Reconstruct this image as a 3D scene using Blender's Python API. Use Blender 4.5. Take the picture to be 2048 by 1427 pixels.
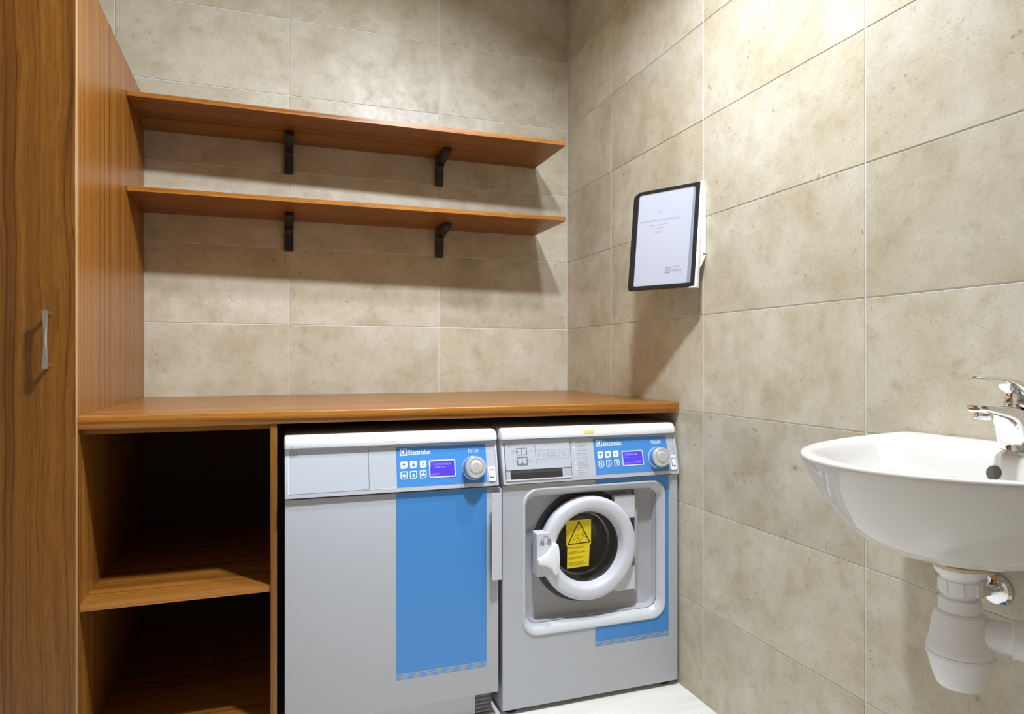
import bpy, bmesh, math, random
from mathutils import Vector, Matrix
random.seed(7)
PI = math.pi
for o in list(bpy.data.objects):
    bpy.data.objects.remove(o)
SC = bpy.context.scene
COL = SC.collection

# ------------------------------------------------------------------ camera, world, exposure
FPX, YAW = 1338.4, 0.3392
cam_d = bpy.data.cameras.new('camera')
cam_d.sensor_fit = 'HORIZONTAL'
cam_d.sensor_width = 36.0
cam_d.lens = FPX / 2048 * 36.0
cam_d.shift_x = (1024 - 1026.51) / 2048
cam_d.shift_y = (719.17 - 713.5) / 2048
cam_d.clip_start = 0.02
cam = bpy.data.objects.new('camera', cam_d)
COL.objects.link(cam)
cam.location = (-1.2366, -2.7733, 1.054)
cam.rotation_euler = (PI / 2, 0, -YAW)
SC.camera = cam

world = bpy.data.worlds.new('world')
SC.world = world
world.use_nodes = True
world.node_tree.nodes['Background'].inputs['Color'].default_value = (0.9, 0.95, 1, 1)
world.node_tree.nodes['Background'].inputs['Strength'].default_value = 0.02

SC.view_settings.view_transform = 'Standard'
SC.view_settings.look = 'None'
SC.view_settings.gamma = 1
SC.view_settings.use_curve_mapping = False
SC.view_settings.exposure = 0.0

LAMP_WATTS = 53.0
LAMP_SPREAD = 150
LAMP_AIM = (-1.42, -.95, .20)
LAMP_COLOR = (0.915, 0.98, 1.09)
CEIL = 2.692          # ceiling height
XL, YF = -2.42, -3.44  # left wall and wall behind the camera

# ------------------------------------------------------------------ materials
def new_mat(name):
    m = bpy.data.materials.new(name)
    m.use_nodes = True
    return m, m.node_tree.nodes, m.node_tree.links, m.node_tree.nodes['Principled BSDF']

def simple(name, col, rough=0.5, metal=0.0, spec=0.5, coat=0.0, noise=0.0):
    m, N, L, b = new_mat(name)
    b.inputs['Base Color'].default_value = (*col, 1)
    b.inputs['Roughness'].default_value = rough
    b.inputs['Metallic'].default_value = metal
    b.inputs['Specular IOR Level'].default_value = spec
    b.inputs['Coat Weight'].default_value = coat
    b.inputs['Coat Roughness'].default_value = 0.05
    # faint procedural unevenness so that no surface is a dead flat colour
    tc = N.new('ShaderNodeTexCoord')
    n = N.new('ShaderNodeTexNoise')
    n.inputs['Scale'].default_value = 35
    n.inputs['Detail'].default_value = 3
    L.new(tc.outputs['Object'], n.inputs['Vector'])
    r = N.new('ShaderNodeMapRange')
    r.inputs['To Min'].default_value = max(0.0, rough - 0.04 - noise)
    r.inputs['To Max'].default_value = min(1.0, rough + 0.04 + noise)
    L.new(n.outputs['Fac'], r.inputs['Value'])
    L.new(r.outputs['Result'], b.inputs['Roughness'])
    return m

def emit(name, col, strength):
    m, N, L, b = new_mat(name)
    b.inputs['Base Color'].default_value = (0.02, 0.02, 0.03, 1)
    b.inputs['Emission Color'].default_value = (*col, 1)
    b.inputs['Emission Strength'].default_value = strength
    b.inputs['Roughness'].default_value = 0.25
    return m

def math_node(N, L, op, a, b_=None):
    n = N.new('ShaderNodeMath')
    n.operation = op
    for i, v in enumerate((a, b_)):
        if v is None:
            continue
        if isinstance(v, (int, float)):
            n.inputs[i].default_value = v
        else:
            L.new(v, n.inputs[i])
    return n.outputs[0]

def noise(N, L, vec, scale, detail=3, rough=0.5, dist=0.0):
    n = N.new('ShaderNodeTexNoise')
    n.inputs['Scale'].default_value = scale
    n.inputs['Detail'].default_value = detail
    n.inputs['Roughness'].default_value = rough
    n.inputs['Distortion'].default_value = dist
    L.new(vec, n.inputs['Vector'])
    return n.outputs['Fac']

def ramp(N, L, fac, stops):
    r = N.new('ShaderNodeValToRGB')
    e = r.color_ramp.elements
    while len(e) < len(stops):
        e.new(0.5)
    for el, (p, c) in zip(e, stops):
        el.position = p
        el.color = (*c, 1) if len(c) == 3 else c
    L.new(fac, r.inputs['Fac'])
    return r.outputs['Color']

def mix(N, L, mode, fac, a, b_):
    m = N.new('ShaderNodeMix')
    m.data_type = 'RGBA'
    m.blend_type = mode
    if isinstance(fac, (int, float)):
        m.inputs['Factor'].default_value = fac
    else:
        L.new(fac, m.inputs['Factor'])
    for s, v in (('A', a), ('B', b_)):
        i = [x for x in m.inputs if x.name == s and x.type == 'RGBA'][0]
        if isinstance(v, tuple):
            i.default_value = (*v, 1)
        else:
            L.new(v, i)
    return [x for x in m.outputs if x.type == 'RGBA'][0]

def wood(name, grain, figured=False, dark=1.0, rough=0.34):
    """walnut laminate; grain = axis the fibres run along ('X','Y','Z')."""
    m, N, L, b = new_mat(name)
    tc = N.new('ShaderNodeTexCoord')
    sep = N.new('ShaderNodeSeparateXYZ')
    L.new(tc.outputs['Object'], sep.inputs[0])
    ax = {'X': 0, 'Y': 1, 'Z': 2}
    along = sep.outputs[ax[grain]]
    others = [sep.outputs[i] for i in range(3) if i != ax[grain]]
    # cross coordinate, bent a little along the grain
    cross_a, cross_b = others
    comb = N.new('ShaderNodeCombineXYZ')
    L.new(math_node(N, L, 'MULTIPLY', along, 1.9 if figured else 0.5), comb.inputs[0])
    L.new(math_node(N, L, 'MULTIPLY', cross_a, 5.0 if figured else 2.0), comb.inputs[1])
    L.new(math_node(N, L, 'MULTIPLY', cross_b, 5.0 if figured else 2.0), comb.inputs[2])
    bend = noise(N, L, comb.outputs[0], 1.0, 2)
    amp = 0.055 if figured else 0.012
    bendv = math_node(N, L, 'MULTIPLY', math_node(N, L, 'SUBTRACT', bend, 0.5), amp)
    ca = math_node(N, L, 'ADD', cross_a, bendv)
    cb = math_node(N, L, 'ADD', cross_b, bendv)
    def streak(s_cross, s_along, detail, rr=0.5):
        c = N.new('ShaderNodeCombineXYZ')
        L.new(math_node(N, L, 'MULTIPLY', along, s_along), c.inputs[0])
        L.new(math_node(N, L, 'MULTIPLY', ca, s_cross), c.inputs[1])
        L.new(math_node(N, L, 'MULTIPLY', cb, s_cross), c.inputs[2])
        return noise(N, L, c.outputs[0], 1.0, detail, rr)
    bands = streak(20 if figured else 60, 0.35, 2, 0.45)
    fine = streak(210, 1.6, 4, 0.65)
    pores = streak(900, 14, 2, 0.6)
    D = dark
    base = ramp(N, L, bands, [(0.26, (0.140 * D, 0.046 * D, 0.0060 * D)), (0.40, (0.255 * D, 0.095 * D, 0.0130 * D)),
                              (0.58, (0.345 * D, 0.140 * D, 0.0230 * D)), (0.74, (0.24 * D, 0.086 * D, 0.0110 * D))] if not figured else
                [(0.26, (0.175 * D, 0.060 * D, 0.0085 * D)), (0.45, (0.270 * D, 0.100 * D, 0.0120 * D)),
                 (0.58, (0.325 * D, 0.126 * D, 0.016 * D)), (0.74, (0.24 * D, 0.086 * D, 0.0100 * D))])
    f2 = ramp(N, L, fine, [(0.30, (0.62, 0.56, 0.48)), (0.50, (1, 1, 1)), (0.70, (1.12, 1.12, 1.14))])
    c1 = mix(N, L, 'MULTIPLY', 0.9, base, f2)
    p2 = ramp(N, L, pores, [(0.36, (0.55, 0.50, 0.45)), (0.46, (1, 1, 1))])
    c2 = mix(N, L, 'MULTIPLY', 0.55, c1, p2)
    if figured:
        # the few narrow dark growth lines of the crown-cut veneer
        c = N.new('ShaderNodeCombineXYZ')
        L.new(math_node(N, L, 'MULTIPLY', along, 0.12), c.inputs[0])
        L.new(math_node(N, L, 'MULTIPLY', ca, 13.0), c.inputs[1])
        lines = noise(N, L, c.outputs[0], 1.0, 1)
        d = math_node(N, L, 'ABSOLUTE', math_node(N, L, 'SUBTRACT', lines, 0.5))
        l2 = ramp(N, L, d, [(0.0, (0.30, 0.24, 0.20)), (0.004, (0.62, 0.56, 0.50)), (0.016, (0.9, 0.88, 0.86)), (0.05, (1, 1, 1))])
        c2 = mix(N, L, 'MULTIPLY', 0.8, c2, l2)
    else:
        lines = streak(120, 0.10, 1)
        d = math_node(N, L, 'ABSOLUTE', math_node(N, L, 'SUBTRACT', lines, 0.5))
        l2 = ramp(N, L, d, [(0.0, (0.50, 0.42, 0.36)), (0.012, (0.80, 0.76, 0.72)), (0.03, (1, 1, 1))])
        c2 = mix(N, L, 'MULTIPLY', 0.65, c2, l2)
    L.new(c2, b.inputs['Base Color'])
    b.inputs['Roughness'].default_value = rough
    b.inputs['Specular IOR Level'].default_value = 0.38
    bp = N.new('ShaderNodeBump')
    bp.inputs['Strength'].default_value = 0.05
    bp.inputs['Distance'].default_value = 0.001
    L.new(pores, bp.inputs['Height'])
    L.new(bp.outputs['Normal'], b.inputs['Normal'])
    return m

def tile_material():
    m, N, L, b = new_mat('stoneware_tile')
    tc = N.new('ShaderNodeTexCoord')
    oi = N.new('ShaderNodeObjectInfo')
    off = N.new('ShaderNodeVectorMath')
    off.operation = 'MULTIPLY_ADD'
    off.inputs[1].default_value = (1, 1, 1)
    comb = N.new('ShaderNodeCombineXYZ')
    L.new(math_node(N, L, 'MULTIPLY', oi.outputs['Random'], 37.0), comb.inputs[0])
    L.new(math_node(N, L, 'MULTIPLY', oi.outputs['Random'], 91.0), comb.inputs[1])
    L.new(math_node(N, L, 'MULTIPLY', oi.outputs['Random'], 53.0), comb.inputs[2])
    L.new(tc.outputs['Object'], off.inputs[0])
    L.new(comb.outputs[0], off.inputs[2])
    v = off.outputs[0]
    clouds = noise(N, L, v, 5.0, 5, 0.62, 0.35)
    mott = noise(N, L, v, 19.0, 6, 0.68, 0.2)
    spk = noise(N, L, v, 150.0, 3, 0.8)
    pit = noise(N, L, v, 62.0, 2, 0.5)
    where = noise(N, L, v, 9.0, 3, 0.6)
    base = ramp(N, L, clouds, [(0.28, (0.455, 0.390, 0.260)), (0.45, (0.550, 0.490, 0.355)), (0.58, (0.605, 0.552, 0.425)), (0.72, (0.655, 0.615, 0.505))])
    m2 = ramp(N, L, mott, [(0.30, (0.79, 0.755, 0.69)), (0.44, (0.965, 0.957, 0.94)), (0.60, (1.04, 1.04, 1.05))])
    c = mix(N, L, 'MULTIPLY', 0.8, base, m2)
    s2 = ramp(N, L, spk, [(0.30, (0.76, 0.71, 0.63)), (0.42, (1, 1, 1)), (0.70, (1.06, 1.06, 1.06))])
    c = mix(N, L, 'MULTIPLY', 0.75, c, s2)
    p2 = ramp(N, L, pit, [(0.26, (0.55, 0.47, 0.36)), (0.34, (1, 1, 1))])
    w2 = ramp(N, L, where, [(0.48, (0, 0, 0)), (0.62, (1, 1, 1))])
    cp = mix(N, L, 'MULTIPLY', 0.8, c, p2)
    c = mix(N, L, 'MIX', w2, c, cp)
    # slight tile to tile shade
    tone = N.new('ShaderNodeMapRange')
    tone.inputs['To Min'].default_value = 0.93
    tone.inputs['To Max'].default_value = 1.05
    L.new(oi.outputs['Random'], tone.inputs['Value'])
    hsv = N.new('ShaderNodeHueSaturation')
    L.new(tone.outputs['Result'], hsv.inputs['Value'])
    L.new(c, hsv.inputs['Color'])
    L.new(hsv.outputs['Color'], b.inputs['Base Color'])
    rr = N.new('ShaderNodeMapRange')
    rr.inputs['From Min'].default_value = 0.3
    rr.inputs['From Max'].default_value = 0.7
    rr.inputs['To Min'].default_value = 0.50
    rr.inputs['To Max'].default_value = 0.34
    L.new(mott, rr.inputs['Value'])
    L.new(rr.outputs['Result'], b.inputs['Roughness'])
    b.inputs['Specular IOR Level'].default_value = 0.5
    bp = N.new('ShaderNodeBump')
    bp.inputs['Strength'].default_value = 0.22
    bp.inputs['Distance'].default_value = 0.0015
    L.new(spk, bp.inputs['Height'])
    L.new(bp.outputs['Normal'], b.inputs['Normal'])
    return m

def floor_material():
    m, N, L, b = new_mat('cream_floor')
    tc = N.new('ShaderNodeTexCoord')
    mp = N.new('ShaderNodeMapping')
    mp.inputs['Scale'].default_value = (1.2, 14, 1)
    mp.inputs['Rotation'].default_value = (0, 0, 0.12)
    L.new(tc.outputs['Object'], mp.inputs['Vector'])
    n = noise(N, L, mp.outputs[0], 2.2, 4, 0.6)
    c = ramp(N, L, n, [(0.3, (0.76, 0.73, 0.65)), (0.5, (0.82, 0.80, 0.73)), (0.7, (0.85, 0.83, 0.77))])
    L.new(c, b.inputs['Base Color'])
    b.inputs['Roughness'].default_value = 0.32
    return m

def steel_drum():
    m, N, L, b = new_mat('perforated_steel')
    tc = N.new('ShaderNodeTexCoord')
    v = N.new('ShaderNodeTexVoronoi')
    v.inputs['Scale'].default_value = 70
    v.inputs['Randomness'].default_value = 0.0
    L.new(tc.outputs['Object'], v.inputs['Vector'])
    c = ramp(N, L, v.outputs['Distance'], [(0.22, (0.02, 0.02, 0.02)), (0.30, (0.55, 0.54, 0.50))])
    L.new(c, b.inputs['Base Color'])
    b.inputs['Metallic'].default_value = 0.9
    b.inputs['Roughness'].default_value = 0.28
    return m

M = {}
M['tile'] = tile_material()
M['grout'] = simple('grout', (0.76, 0.78, 0.79), 0.85)
M['floor'] = floor_material()
M['ceiling'] = simple('ceiling_paint', (0.80, 0.80, 0.78), 0.9)
M['plaster'] = simple('pale_plaster', (0.50, 0.46, 0.38), 0.8)
M['entrance'] = simple('brown_entrance_wall', (0.38, 0.31, 0.23), 0.6)
M['wood_v'] = wood('walnut_vertical', 'Z')
M['wood_h'] = wood('walnut_horizontal', 'X')
M['wood_door'] = wood('walnut_door', 'Z', figured=True, dark=0.70)
M['wood_top'] = wood('walnut_worktop', 'X', dark=1.1, rough=0.30)
M['edge_light'] = simple('edge_band', (0.44, 0.27, 0.12), 0.4)
M['wood_edge'] = wood('walnut_edge_band', 'X', dark=1.35, rough=0.30)
M['shade_back'] = simple('shade_toned_back_board', (0.06, 0.026, 0.009), 0.7)  # shade of the deep compartments put into the board colour
M['black'] = simple('black_plastic', (0.012, 0.012, 0.012), 0.38)
M['black_soft'] = simple('black_cover', (0.028, 0.027, 0.026), 0.45)
M['brushed'] = simple('satin_nickel', (0.62, 0.61, 0.59), 0.32, 1.0)
M['chrome'] = simple('chrome', (0.86, 0.86, 0.87), 0.06, 1.0)
M['enamel'] = simple('grey_enamel', (0.475, 0.485, 0.51), 0.30, 0.0)
M['lid'] = simple('white_lid', (0.90, 0.91, 0.94), 0.32)
M['fascia'] = simple('fascia_plastic', (0.60, 0.60, 0.64), 0.38)
M['inset'] = simple('fascia_foil', (0.50, 0.53, 0.57), 0.33)
M['blue'] = simple('blue_foil', (0.066, 0.265, 0.63), 0.30)
M['white'] = simple('white_print', (0.90, 0.91, 0.92), 0.4)
M['silver_txt'] = simple('pale_print', (0.62, 0.70, 0.80), 0.4)
M['grey_print'] = simple('grey_print', (0.17, 0.19, 0.23), 0.5)
M['lightgrey_print'] = simple('light_grey_print', (0.30, 0.32, 0.36), 0.5)
M['faint_print'] = simple('faint_print', (0.62, 0.62, 0.65), 0.5)
M['list_print'] = simple('list_print', (0.42, 0.44, 0.47), 0.5)
M['screen'] = emit('lcd_screen', (0.10, 0.045, 0.86), 1.0)
M['screen_txt'] = emit('lcd_text', (0.45, 0.47, 1.0), 1.0)
M['screen_dim'] = emit('lcd_dim_text', (0.22, 0.16, 0.96), 1.0)
M['silver'] = simple('silver_knob', (0.72, 0.72, 0.70), 0.34, 0.55)
M['silver_cap'] = simple('silver_cap', (0.60, 0.60, 0.57), 0.42, 0.4)
M['door_plastic'] = simple('door_plastic', (0.66, 0.66, 0.70), 0.33)
M['recess'] = simple('recess_plastic', (0.46, 0.45, 0.48), 0.36)
M['trim'] = simple('trim_plastic', (0.60, 0.62, 0.64), 0.30)
M['rubber'] = simple('dark_rubber', (0.055, 0.053, 0.055), 0.5)
M['yellow'] = simple('yellow_sticker', (0.82, 0.60, 0.005), 0.4)
M['pale_yellow'] = simple('yellow_note', (0.86, 0.80, 0.16), 0.6)
M['ink'] = simple('black_ink', (0.02, 0.02, 0.018), 0.5)
M['sticker_ink'] = simple('sticker_ink', (0.16, 0.11, 0.02), 0.5)
M['ink_soft'] = simple('grey_ink', (0.28, 0.29, 0.32), 0.6)
M['ink_faint'] = simple('faint_ink', (0.46, 0.47, 0.52), 0.6)
M['ink_pale'] = simple('pale_ink', (0.52, 0.53, 0.58), 0.6)
M['paper'] = simple('paper', (0.55, 0.555, 0.60), 0.5)
M['ceramic'] = simple('white_ceramic', (0.80, 0.78, 0.735), 0.08, coat=0.3)
M['pvc'] = simple('white_pvc', (0.93, 0.93, 0.93), 0.30)
M['sealant'] = simple('old_sealant', (0.70, 0.57, 0.34), 0.5)
M['hole'] = simple('dark_hole', (0.09, 0.085, 0.06), 0.6)
M['drum'] = steel_drum()
M['steel'] = simple('stainless_steel', (0.55, 0.54, 0.51), 0.22, 1.0)
M['blue_cap'] = simple('blue_marker', (0.05, 0.25, 0.65), 0.4)
M['lamp'] = emit('lamp_diffuser', LAMP_COLOR, 6.0)

def glass_material(name, tint, refl_rough=0.02):
    m, N, L, b = new_mat(name)
    out = N['Material Output']
    tr = N.new('ShaderNodeBsdfTransparent')
    tr.inputs['Color'].default_value = (*tint, 1)
    gl = N.new('ShaderNodeBsdfGlossy')
    gl.inputs['Roughness'].default_value = refl_rough
    lw = N.new('ShaderNodeLayerWeight')
    lw.inputs['Blend'].default_value = 0.5
    fac = math_node(N, L, 'POWER', lw.outputs['Facing'], 5.0)
    fac = math_node(N, L, 'MULTIPLY_ADD', fac, 0.9)
    fac.node.inputs[2].default_value = 0.045
    mx = N.new('ShaderNodeMixShader')
    L.new(fac, mx.inputs[0])
    L.new(tr.outputs[0], mx.inputs[1])
    L.new(gl.outputs[0], mx.inputs[2])
    L.new(mx.outputs[0], out.inputs['Surface'])
    return m
M['glass'] = glass_material('door_glass', (0.82, 0.83, 0.82))
M['sleeve'] = glass_material('clear_sleeve', (0.93, 0.94, 0.96), 0.18)

# ------------------------------------------------------------------ helpers
def place(o, parent):
    COL.objects.link(o)
    if parent is not None:
        o.parent = parent
        o.matrix_parent_inverse = world_mat(parent).inverted()
    return o

def world_mat(o):
    m = o.matrix_basis.copy()
    if o.parent is not None:
        m = world_mat(o.parent) @ o.matrix_parent_inverse @ m
    return m

def mesh(name, verts, faces, mat, parent=None, smooth=False, bevel=0.0, seg=2, auto=None):
    """world-space vertices; mesh linked as one object."""
    me = bpy.data.meshes.new(name)
    me.from_pydata([tuple(v) for v in verts], [], [tuple(f) for f in faces])
    bm = bmesh.new()
    bm.from_mesh(me)
    bmesh.ops.remove_doubles(bm, verts=bm.verts, dist=1e-7)
    bmesh.ops.recalc_face_normals(bm, faces=bm.faces)
    if bevel > 0:
        es = [e for e in bm.edges if len(e.link_faces) == 2 and e.calc_face_angle(0) > 0.5]
        bmesh.ops.bevel(bm, geom=es, offset=bevel, segments=seg, affect='EDGES', profile=0.5, clamp_overlap=True)
    bm.to_mesh(me)
    bm.free()
    me.materials.append(mat)
    if smooth or auto:
        for p in me.polygons:
            p.use_smooth = True
        me.set_sharp_from_angle(angle=auto if auto else 0.7)
    o = bpy.data.objects.new(name, me)
    return place(o, parent)

def thing(name, label, cat, loc, group=None):
    o = bpy.data.objects.new(name, None)
    o.empty_display_size = 0.1
    o.location = loc
    COL.objects.link(o)
    return tag(o, label, cat, group)

def tag(o, label, cat, group=None):
    o['label'] = label
    o['category'] = cat
    if group:
        o['group'] = group
    return o

def structure(o, label=None, cat=None):
    o['kind'] = 'structure'
    if label:
        o['label'] = label
    if cat:
        o['category'] = cat
    return o

HEX = [(0, 1, 2, 3), (4, 7, 6, 5), (0, 4, 5, 1), (1, 5, 6, 2), (2, 6, 7, 3), (3, 7, 4, 0)]
def box(name, x0, x1, y0, y1, z0, z1, mat, parent=None, bevel=0.001, seg=1):
    v = [(x0, y0, z0), (x1, y0, z0), (x1, y1, z0), (x0, y1, z0), (x0, y0, z1), (x1, y0, z1), (x1, y1, z1), (x0, y1, z1)]
    return mesh(name, v, HEX, mat, parent, bevel=bevel, seg=seg, smooth=bevel > 0)

def hexa(name, v, mat, parent=None, bevel=0.001, seg=1):
    return mesh(name, v, HEX, mat, parent, bevel=bevel, seg=seg, smooth=bevel > 0)

def rrect(x0, x1, z0, z1, r, n=5):
    """rounded rectangle, counter-clockwise; r a number or four (bl, br, tr, tl)."""
    rs = (r,) * 4 if isinstance(r, (int, float)) else r
    out = []
    for (cx, cz, a0, q) in ((x0 + rs[0], z0 + rs[0], PI, rs[0]), (x1 - rs[1], z0 + rs[1], 1.5 * PI, rs[1]),
                            (x1 - rs[2], z1 - rs[2], 0, rs[2]), (x0 + rs[3], z1 - rs[3], 0.5 * PI, rs[3])):
        if q <= 1e-6:
            out.append((cx, cz))
            continue
        for i in range(n + 1):
            a = a0 + i / n * PI / 2
            out.append((cx + q * math.cos(a), cz + q * math.sin(a)))
    return out

def circle(cx, cz, r, n=24, sx=1.0):
    return [(cx + sx * r * math.cos(2 * PI * i / n), cz + r * math.sin(2 * PI * i / n)) for i in range(n)]

def prism(name, outline, mp, d0, d1, mat, parent=None, bevel=0.0, smooth=False, seg=2):
    """outline (u, v) mapped by mp(u, v, d) to space, between depths d0 (back) and d1 (front)."""
    n = len(outline)
    v = [mp(a, b, d0) for a, b in outline] + [mp(a, b, d1) for a, b in outline]
    f = [tuple(range(n - 1, -1, -1)), tuple(range(n, 2 * n))]
    f += [(i, (i + 1) % n, n + (i + 1) % n, n + i) for i in range(n)]
    return mesh(name, v, f, mat, parent, smooth=smooth, bevel=bevel, seg=seg)

def prisms(name, outlines, mp, d0, d1, mat, parent=None):
    """several flat shapes of one print (an icon) in one mesh."""
    v, f = [], []
    for ol in outlines:
        n, k = len(ol), len(v)
        v += [mp(a, b, d0) for a, b in ol] + [mp(a, b, d1) for a, b in ol]
        f += [tuple(k + i for i in range(n - 1, -1, -1)), tuple(k + i for i in range(n, 2 * n))]
        f += [(k + i, k + (i + 1) % n, k + n + (i + 1) % n, k + n + i) for i in range(n)]
    return mesh(name, v, f, mat, parent)

def bar(u0, v0, u1, v1, w):
    """outline of a straight stroke."""
    dx, dy = u1 - u0, v1 - v0
    l = math.hypot(dx, dy) or 1
    px, py = -dy / l * w / 2, dx / l * w / 2
    return [(u0 - px, v0 - py), (u1 - px, v1 - py), (u1 + px, v1 + py), (u0 + px, v0 + py)]

def frame_bars(x0, x1, z0, z1, w):
    return [bar(x0, z0, x1, z0, w), bar(x0, z1, x1, z1, w), bar(x0, z0, x0, z1, w), bar(x1, z0, x1, z1, w)]

def frame_of(axis):
    a = Vector(axis).normalized()
    t = Vector((0, 0, 1)) if abs(a.z) < 0.9 else Vector((1, 0, 0))
    u = t.cross(a).normalized()
    return u, a.cross(u).normalized(), a

def lathe(name, origin, axis, prof, mat, parent=None, n=40, cap0=True, cap1=True, sharp=0.6):
    """prof: list of (radius, distance along axis)."""
    u, w, a = frame_of(axis)
    o = Vector(origin)
    v, f = [], []
    for r, d in prof:
        for i in range(n):
            t = 2 * PI * i / n
            v.append(o + a * d + (u * math.cos(t) + w * math.sin(t)) * r)
    for k in range(len(prof) - 1):
        for i in range(n):
            j = (i + 1) % n
            f.append((k * n + i, k * n + j, (k + 1) * n + j, (k + 1) * n + i))
    if cap0:
        f.append(tuple(range(n - 1, -1, -1)))
    if cap1:
        f.append(tuple((len(prof) - 1) * n + i for i in range(n)))
    return mesh(name, v, f, mat, parent, smooth=True, auto=sharp)

def tube(name, pts, r, mat, parent=None, n=14):
    pts = [Vector(p) for p in pts]
    rs = r if isinstance(r, (list, tuple)) else [r] * len(pts)
    v, f = [], []
    for k, p in enumerate(pts):
        d = (pts[min(k + 1, len(pts) - 1)] - pts[max(k - 1, 0)])
        u, w, a = frame_of(d)
        for i in range(n):
            t = 2 * PI * i / n
            v.append(p + (u * math.cos(t) + w * math.sin(t)) * rs[k])
    for k in range(len(pts) - 1):
        for i in range(n):
            j = (i + 1) % n
            f.append((k * n + i, k * n + j, (k + 1) * n + j, (k + 1) * n + i))
    f.append(tuple(range(n - 1, -1, -1)))
    f.append(tuple((len(pts) - 1) * n + i for i in range(n)))
    return mesh(name, v, f, mat, parent, smooth=True)

def loft(name, rings, mat, parent=None, cap0=False, cap1=False, sharp=0.7):
    n = len(rings[0])
    v = [p for r in rings for p in r]
    f = []
    for k in range(len(rings) - 1):
        for i in range(n):
            j = (i + 1) % n
            f.append((k * n + i, k * n + j, (k + 1) * n + j, (k + 1) * n + i))
    if cap0:
        f.append(tuple(range(n - 1, -1, -1)))
    if cap1:
        f.append(tuple((len(rings) - 1) * n + i for i in range(n)))
    return mesh(name, v, f, mat, parent, smooth=True, auto=sharp)

def text(name, body, x0, x1, z0, z1, mp, d, mat, parent, bold=0.0):
    """lettering fitted into the box (u, v), laid on the surface mp at height d."""
    cu = bpy.data.curves.new(name, 'FONT')
    cu.body = body
    cu.size = 1.0
    cu.offset = bold
    cu.resolution_u = 3
    t = bpy.data.objects.new(name, cu)
    COL.objects.link(t)
    dg = bpy.context.evaluated_depsgraph_get()
    me = bpy.data.meshes.new_from_object(t.evaluated_get(dg))
    bpy.data.objects.remove(t)
    xs = [v.co.x for v in me.vertices]
    ys = [v.co.y for v in me.vertices]
    a0, a1, b0, b1 = min(xs), max(xs), min(ys), max(ys)
    for v in me.vertices:
        v.co = mp(x0 + (v.co.x - a0) / (a1 - a0) * (x1 - x0), z0 + (v.co.y - b0) / (b1 - b0) * (z1 - z0), d)
    me.name = name
    me.materials.clear()
    me.materials.append(mat)
    return place(bpy.data.objects.new(name, me), parent)

# ------------------------------------------------------------------ room shell
JOINT, RECESS = 0.0030, 0.0020
tile_cache = {}
def tile_mesh(w, h):
    key = (round(w, 4), round(h, 4))
    if key in tile_cache:
        return tile_cache[key]
    a, b, c = w / 2 - JOINT / 2, h / 2 - JOINT / 2, 0.0009
    t0, t1, t2 = 0.0078, 0.0009, 0.0   # back, chamfer foot, face (local y)
    v, f = [], []
    for (p, q, y) in ((a, b, t0), (a, b, t1), (a - c, b - c, t2)):
        v += [(-p, y, -q), (p, y, -q), (p, y, q), (-p, y, q)]
    for k in (0, 1):
        for i in range(4):
            j = (i + 1) % 4
            f.append((4 * k + i, 4 * k + j, 4 * k + 4 + j, 4 * k + 4 + i))
    f.append((8, 9, 10, 11))
    me = bpy.data.meshes.new('tile')
    me.from_pydata(v, [], f)
    bm = bmesh.new()
    bm.from_mesh(me)
    bmesh.ops.recalc_face_normals(bm, faces=bm.faces)
    # front must face -y
    for fc in bm.faces:
        if len(fc.verts) == 4 and all(abs(x.co.y) < 1e-6 for x in fc.verts) and fc.normal.y > 0:
            bmesh.ops.reverse_faces(bm, faces=bm.faces)
            break
    bm.to_mesh(me)
    bm.free()
    me.materials.append(M['tile'])
    tile_cache[key] = me
    return me

ROWS = [-0.008 + 0.3 * k for k in range(10)]
def lay_tiles(wall, cols, side):
    for c0, c1 in zip(cols[:-1], cols[1:]):
        for z0, z1 in zip(ROWS[:-1], ROWS[1:]):
            o = bpy.data.objects.new('tile', tile_mesh(abs(c1 - c0), z1 - z0))
            mid = (c0 + c1) / 2
            jit = random.uniform(-0.00025, 0.00025)
            if side == 'back':
                o.location = (mid, jit, (z0 + z1) / 2)
            else:
                o.location = (jit, mid, (z0 + z1) / 2)
                o.rotation_euler = (0, 0, -PI / 2)
            place(o, wall)

wall_back = structure(box('wall_back', XL, 0.12, RECESS, 0.14, -0.05, CEIL + 0.05, M['grout'], None, 0))
wall_right = structure(box('wall_right', RECESS, 0.12, YF, RECESS, -0.05, CEIL + 0.05, M['grout'], None, 0))
lay_tiles(wall_back, [0.0, -0.5911, -1.1921, -1.7931, -2.3941], 'back')
lay_tiles(wall_right, [0.0, -0.4247, -1.0257, -1.6267, -2.2277, -2.8287, -3.4297], 'right')
wall_left = structure(box('wall_left', XL - 0.12, XL, YF, 0.14, -0.05, CEIL + 0.05, M['plaster'], None, 0))
wall_front = structure(box('wall_front', XL - 0.12, 0.12, YF - 0.12, YF, -0.05, CEIL + 0.05, M['entrance'], None, 0))
floor = structure(box('floor', XL, 0.004, YF, 0.004, -0.05, 0.0, M['floor'], None, 0))
ceiling = structure(box('ceiling', XL - 0.1, 0.1, YF - 0.1, 0.1, CEIL, CEIL + 0.06, M['ceiling'], None, 0))

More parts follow.
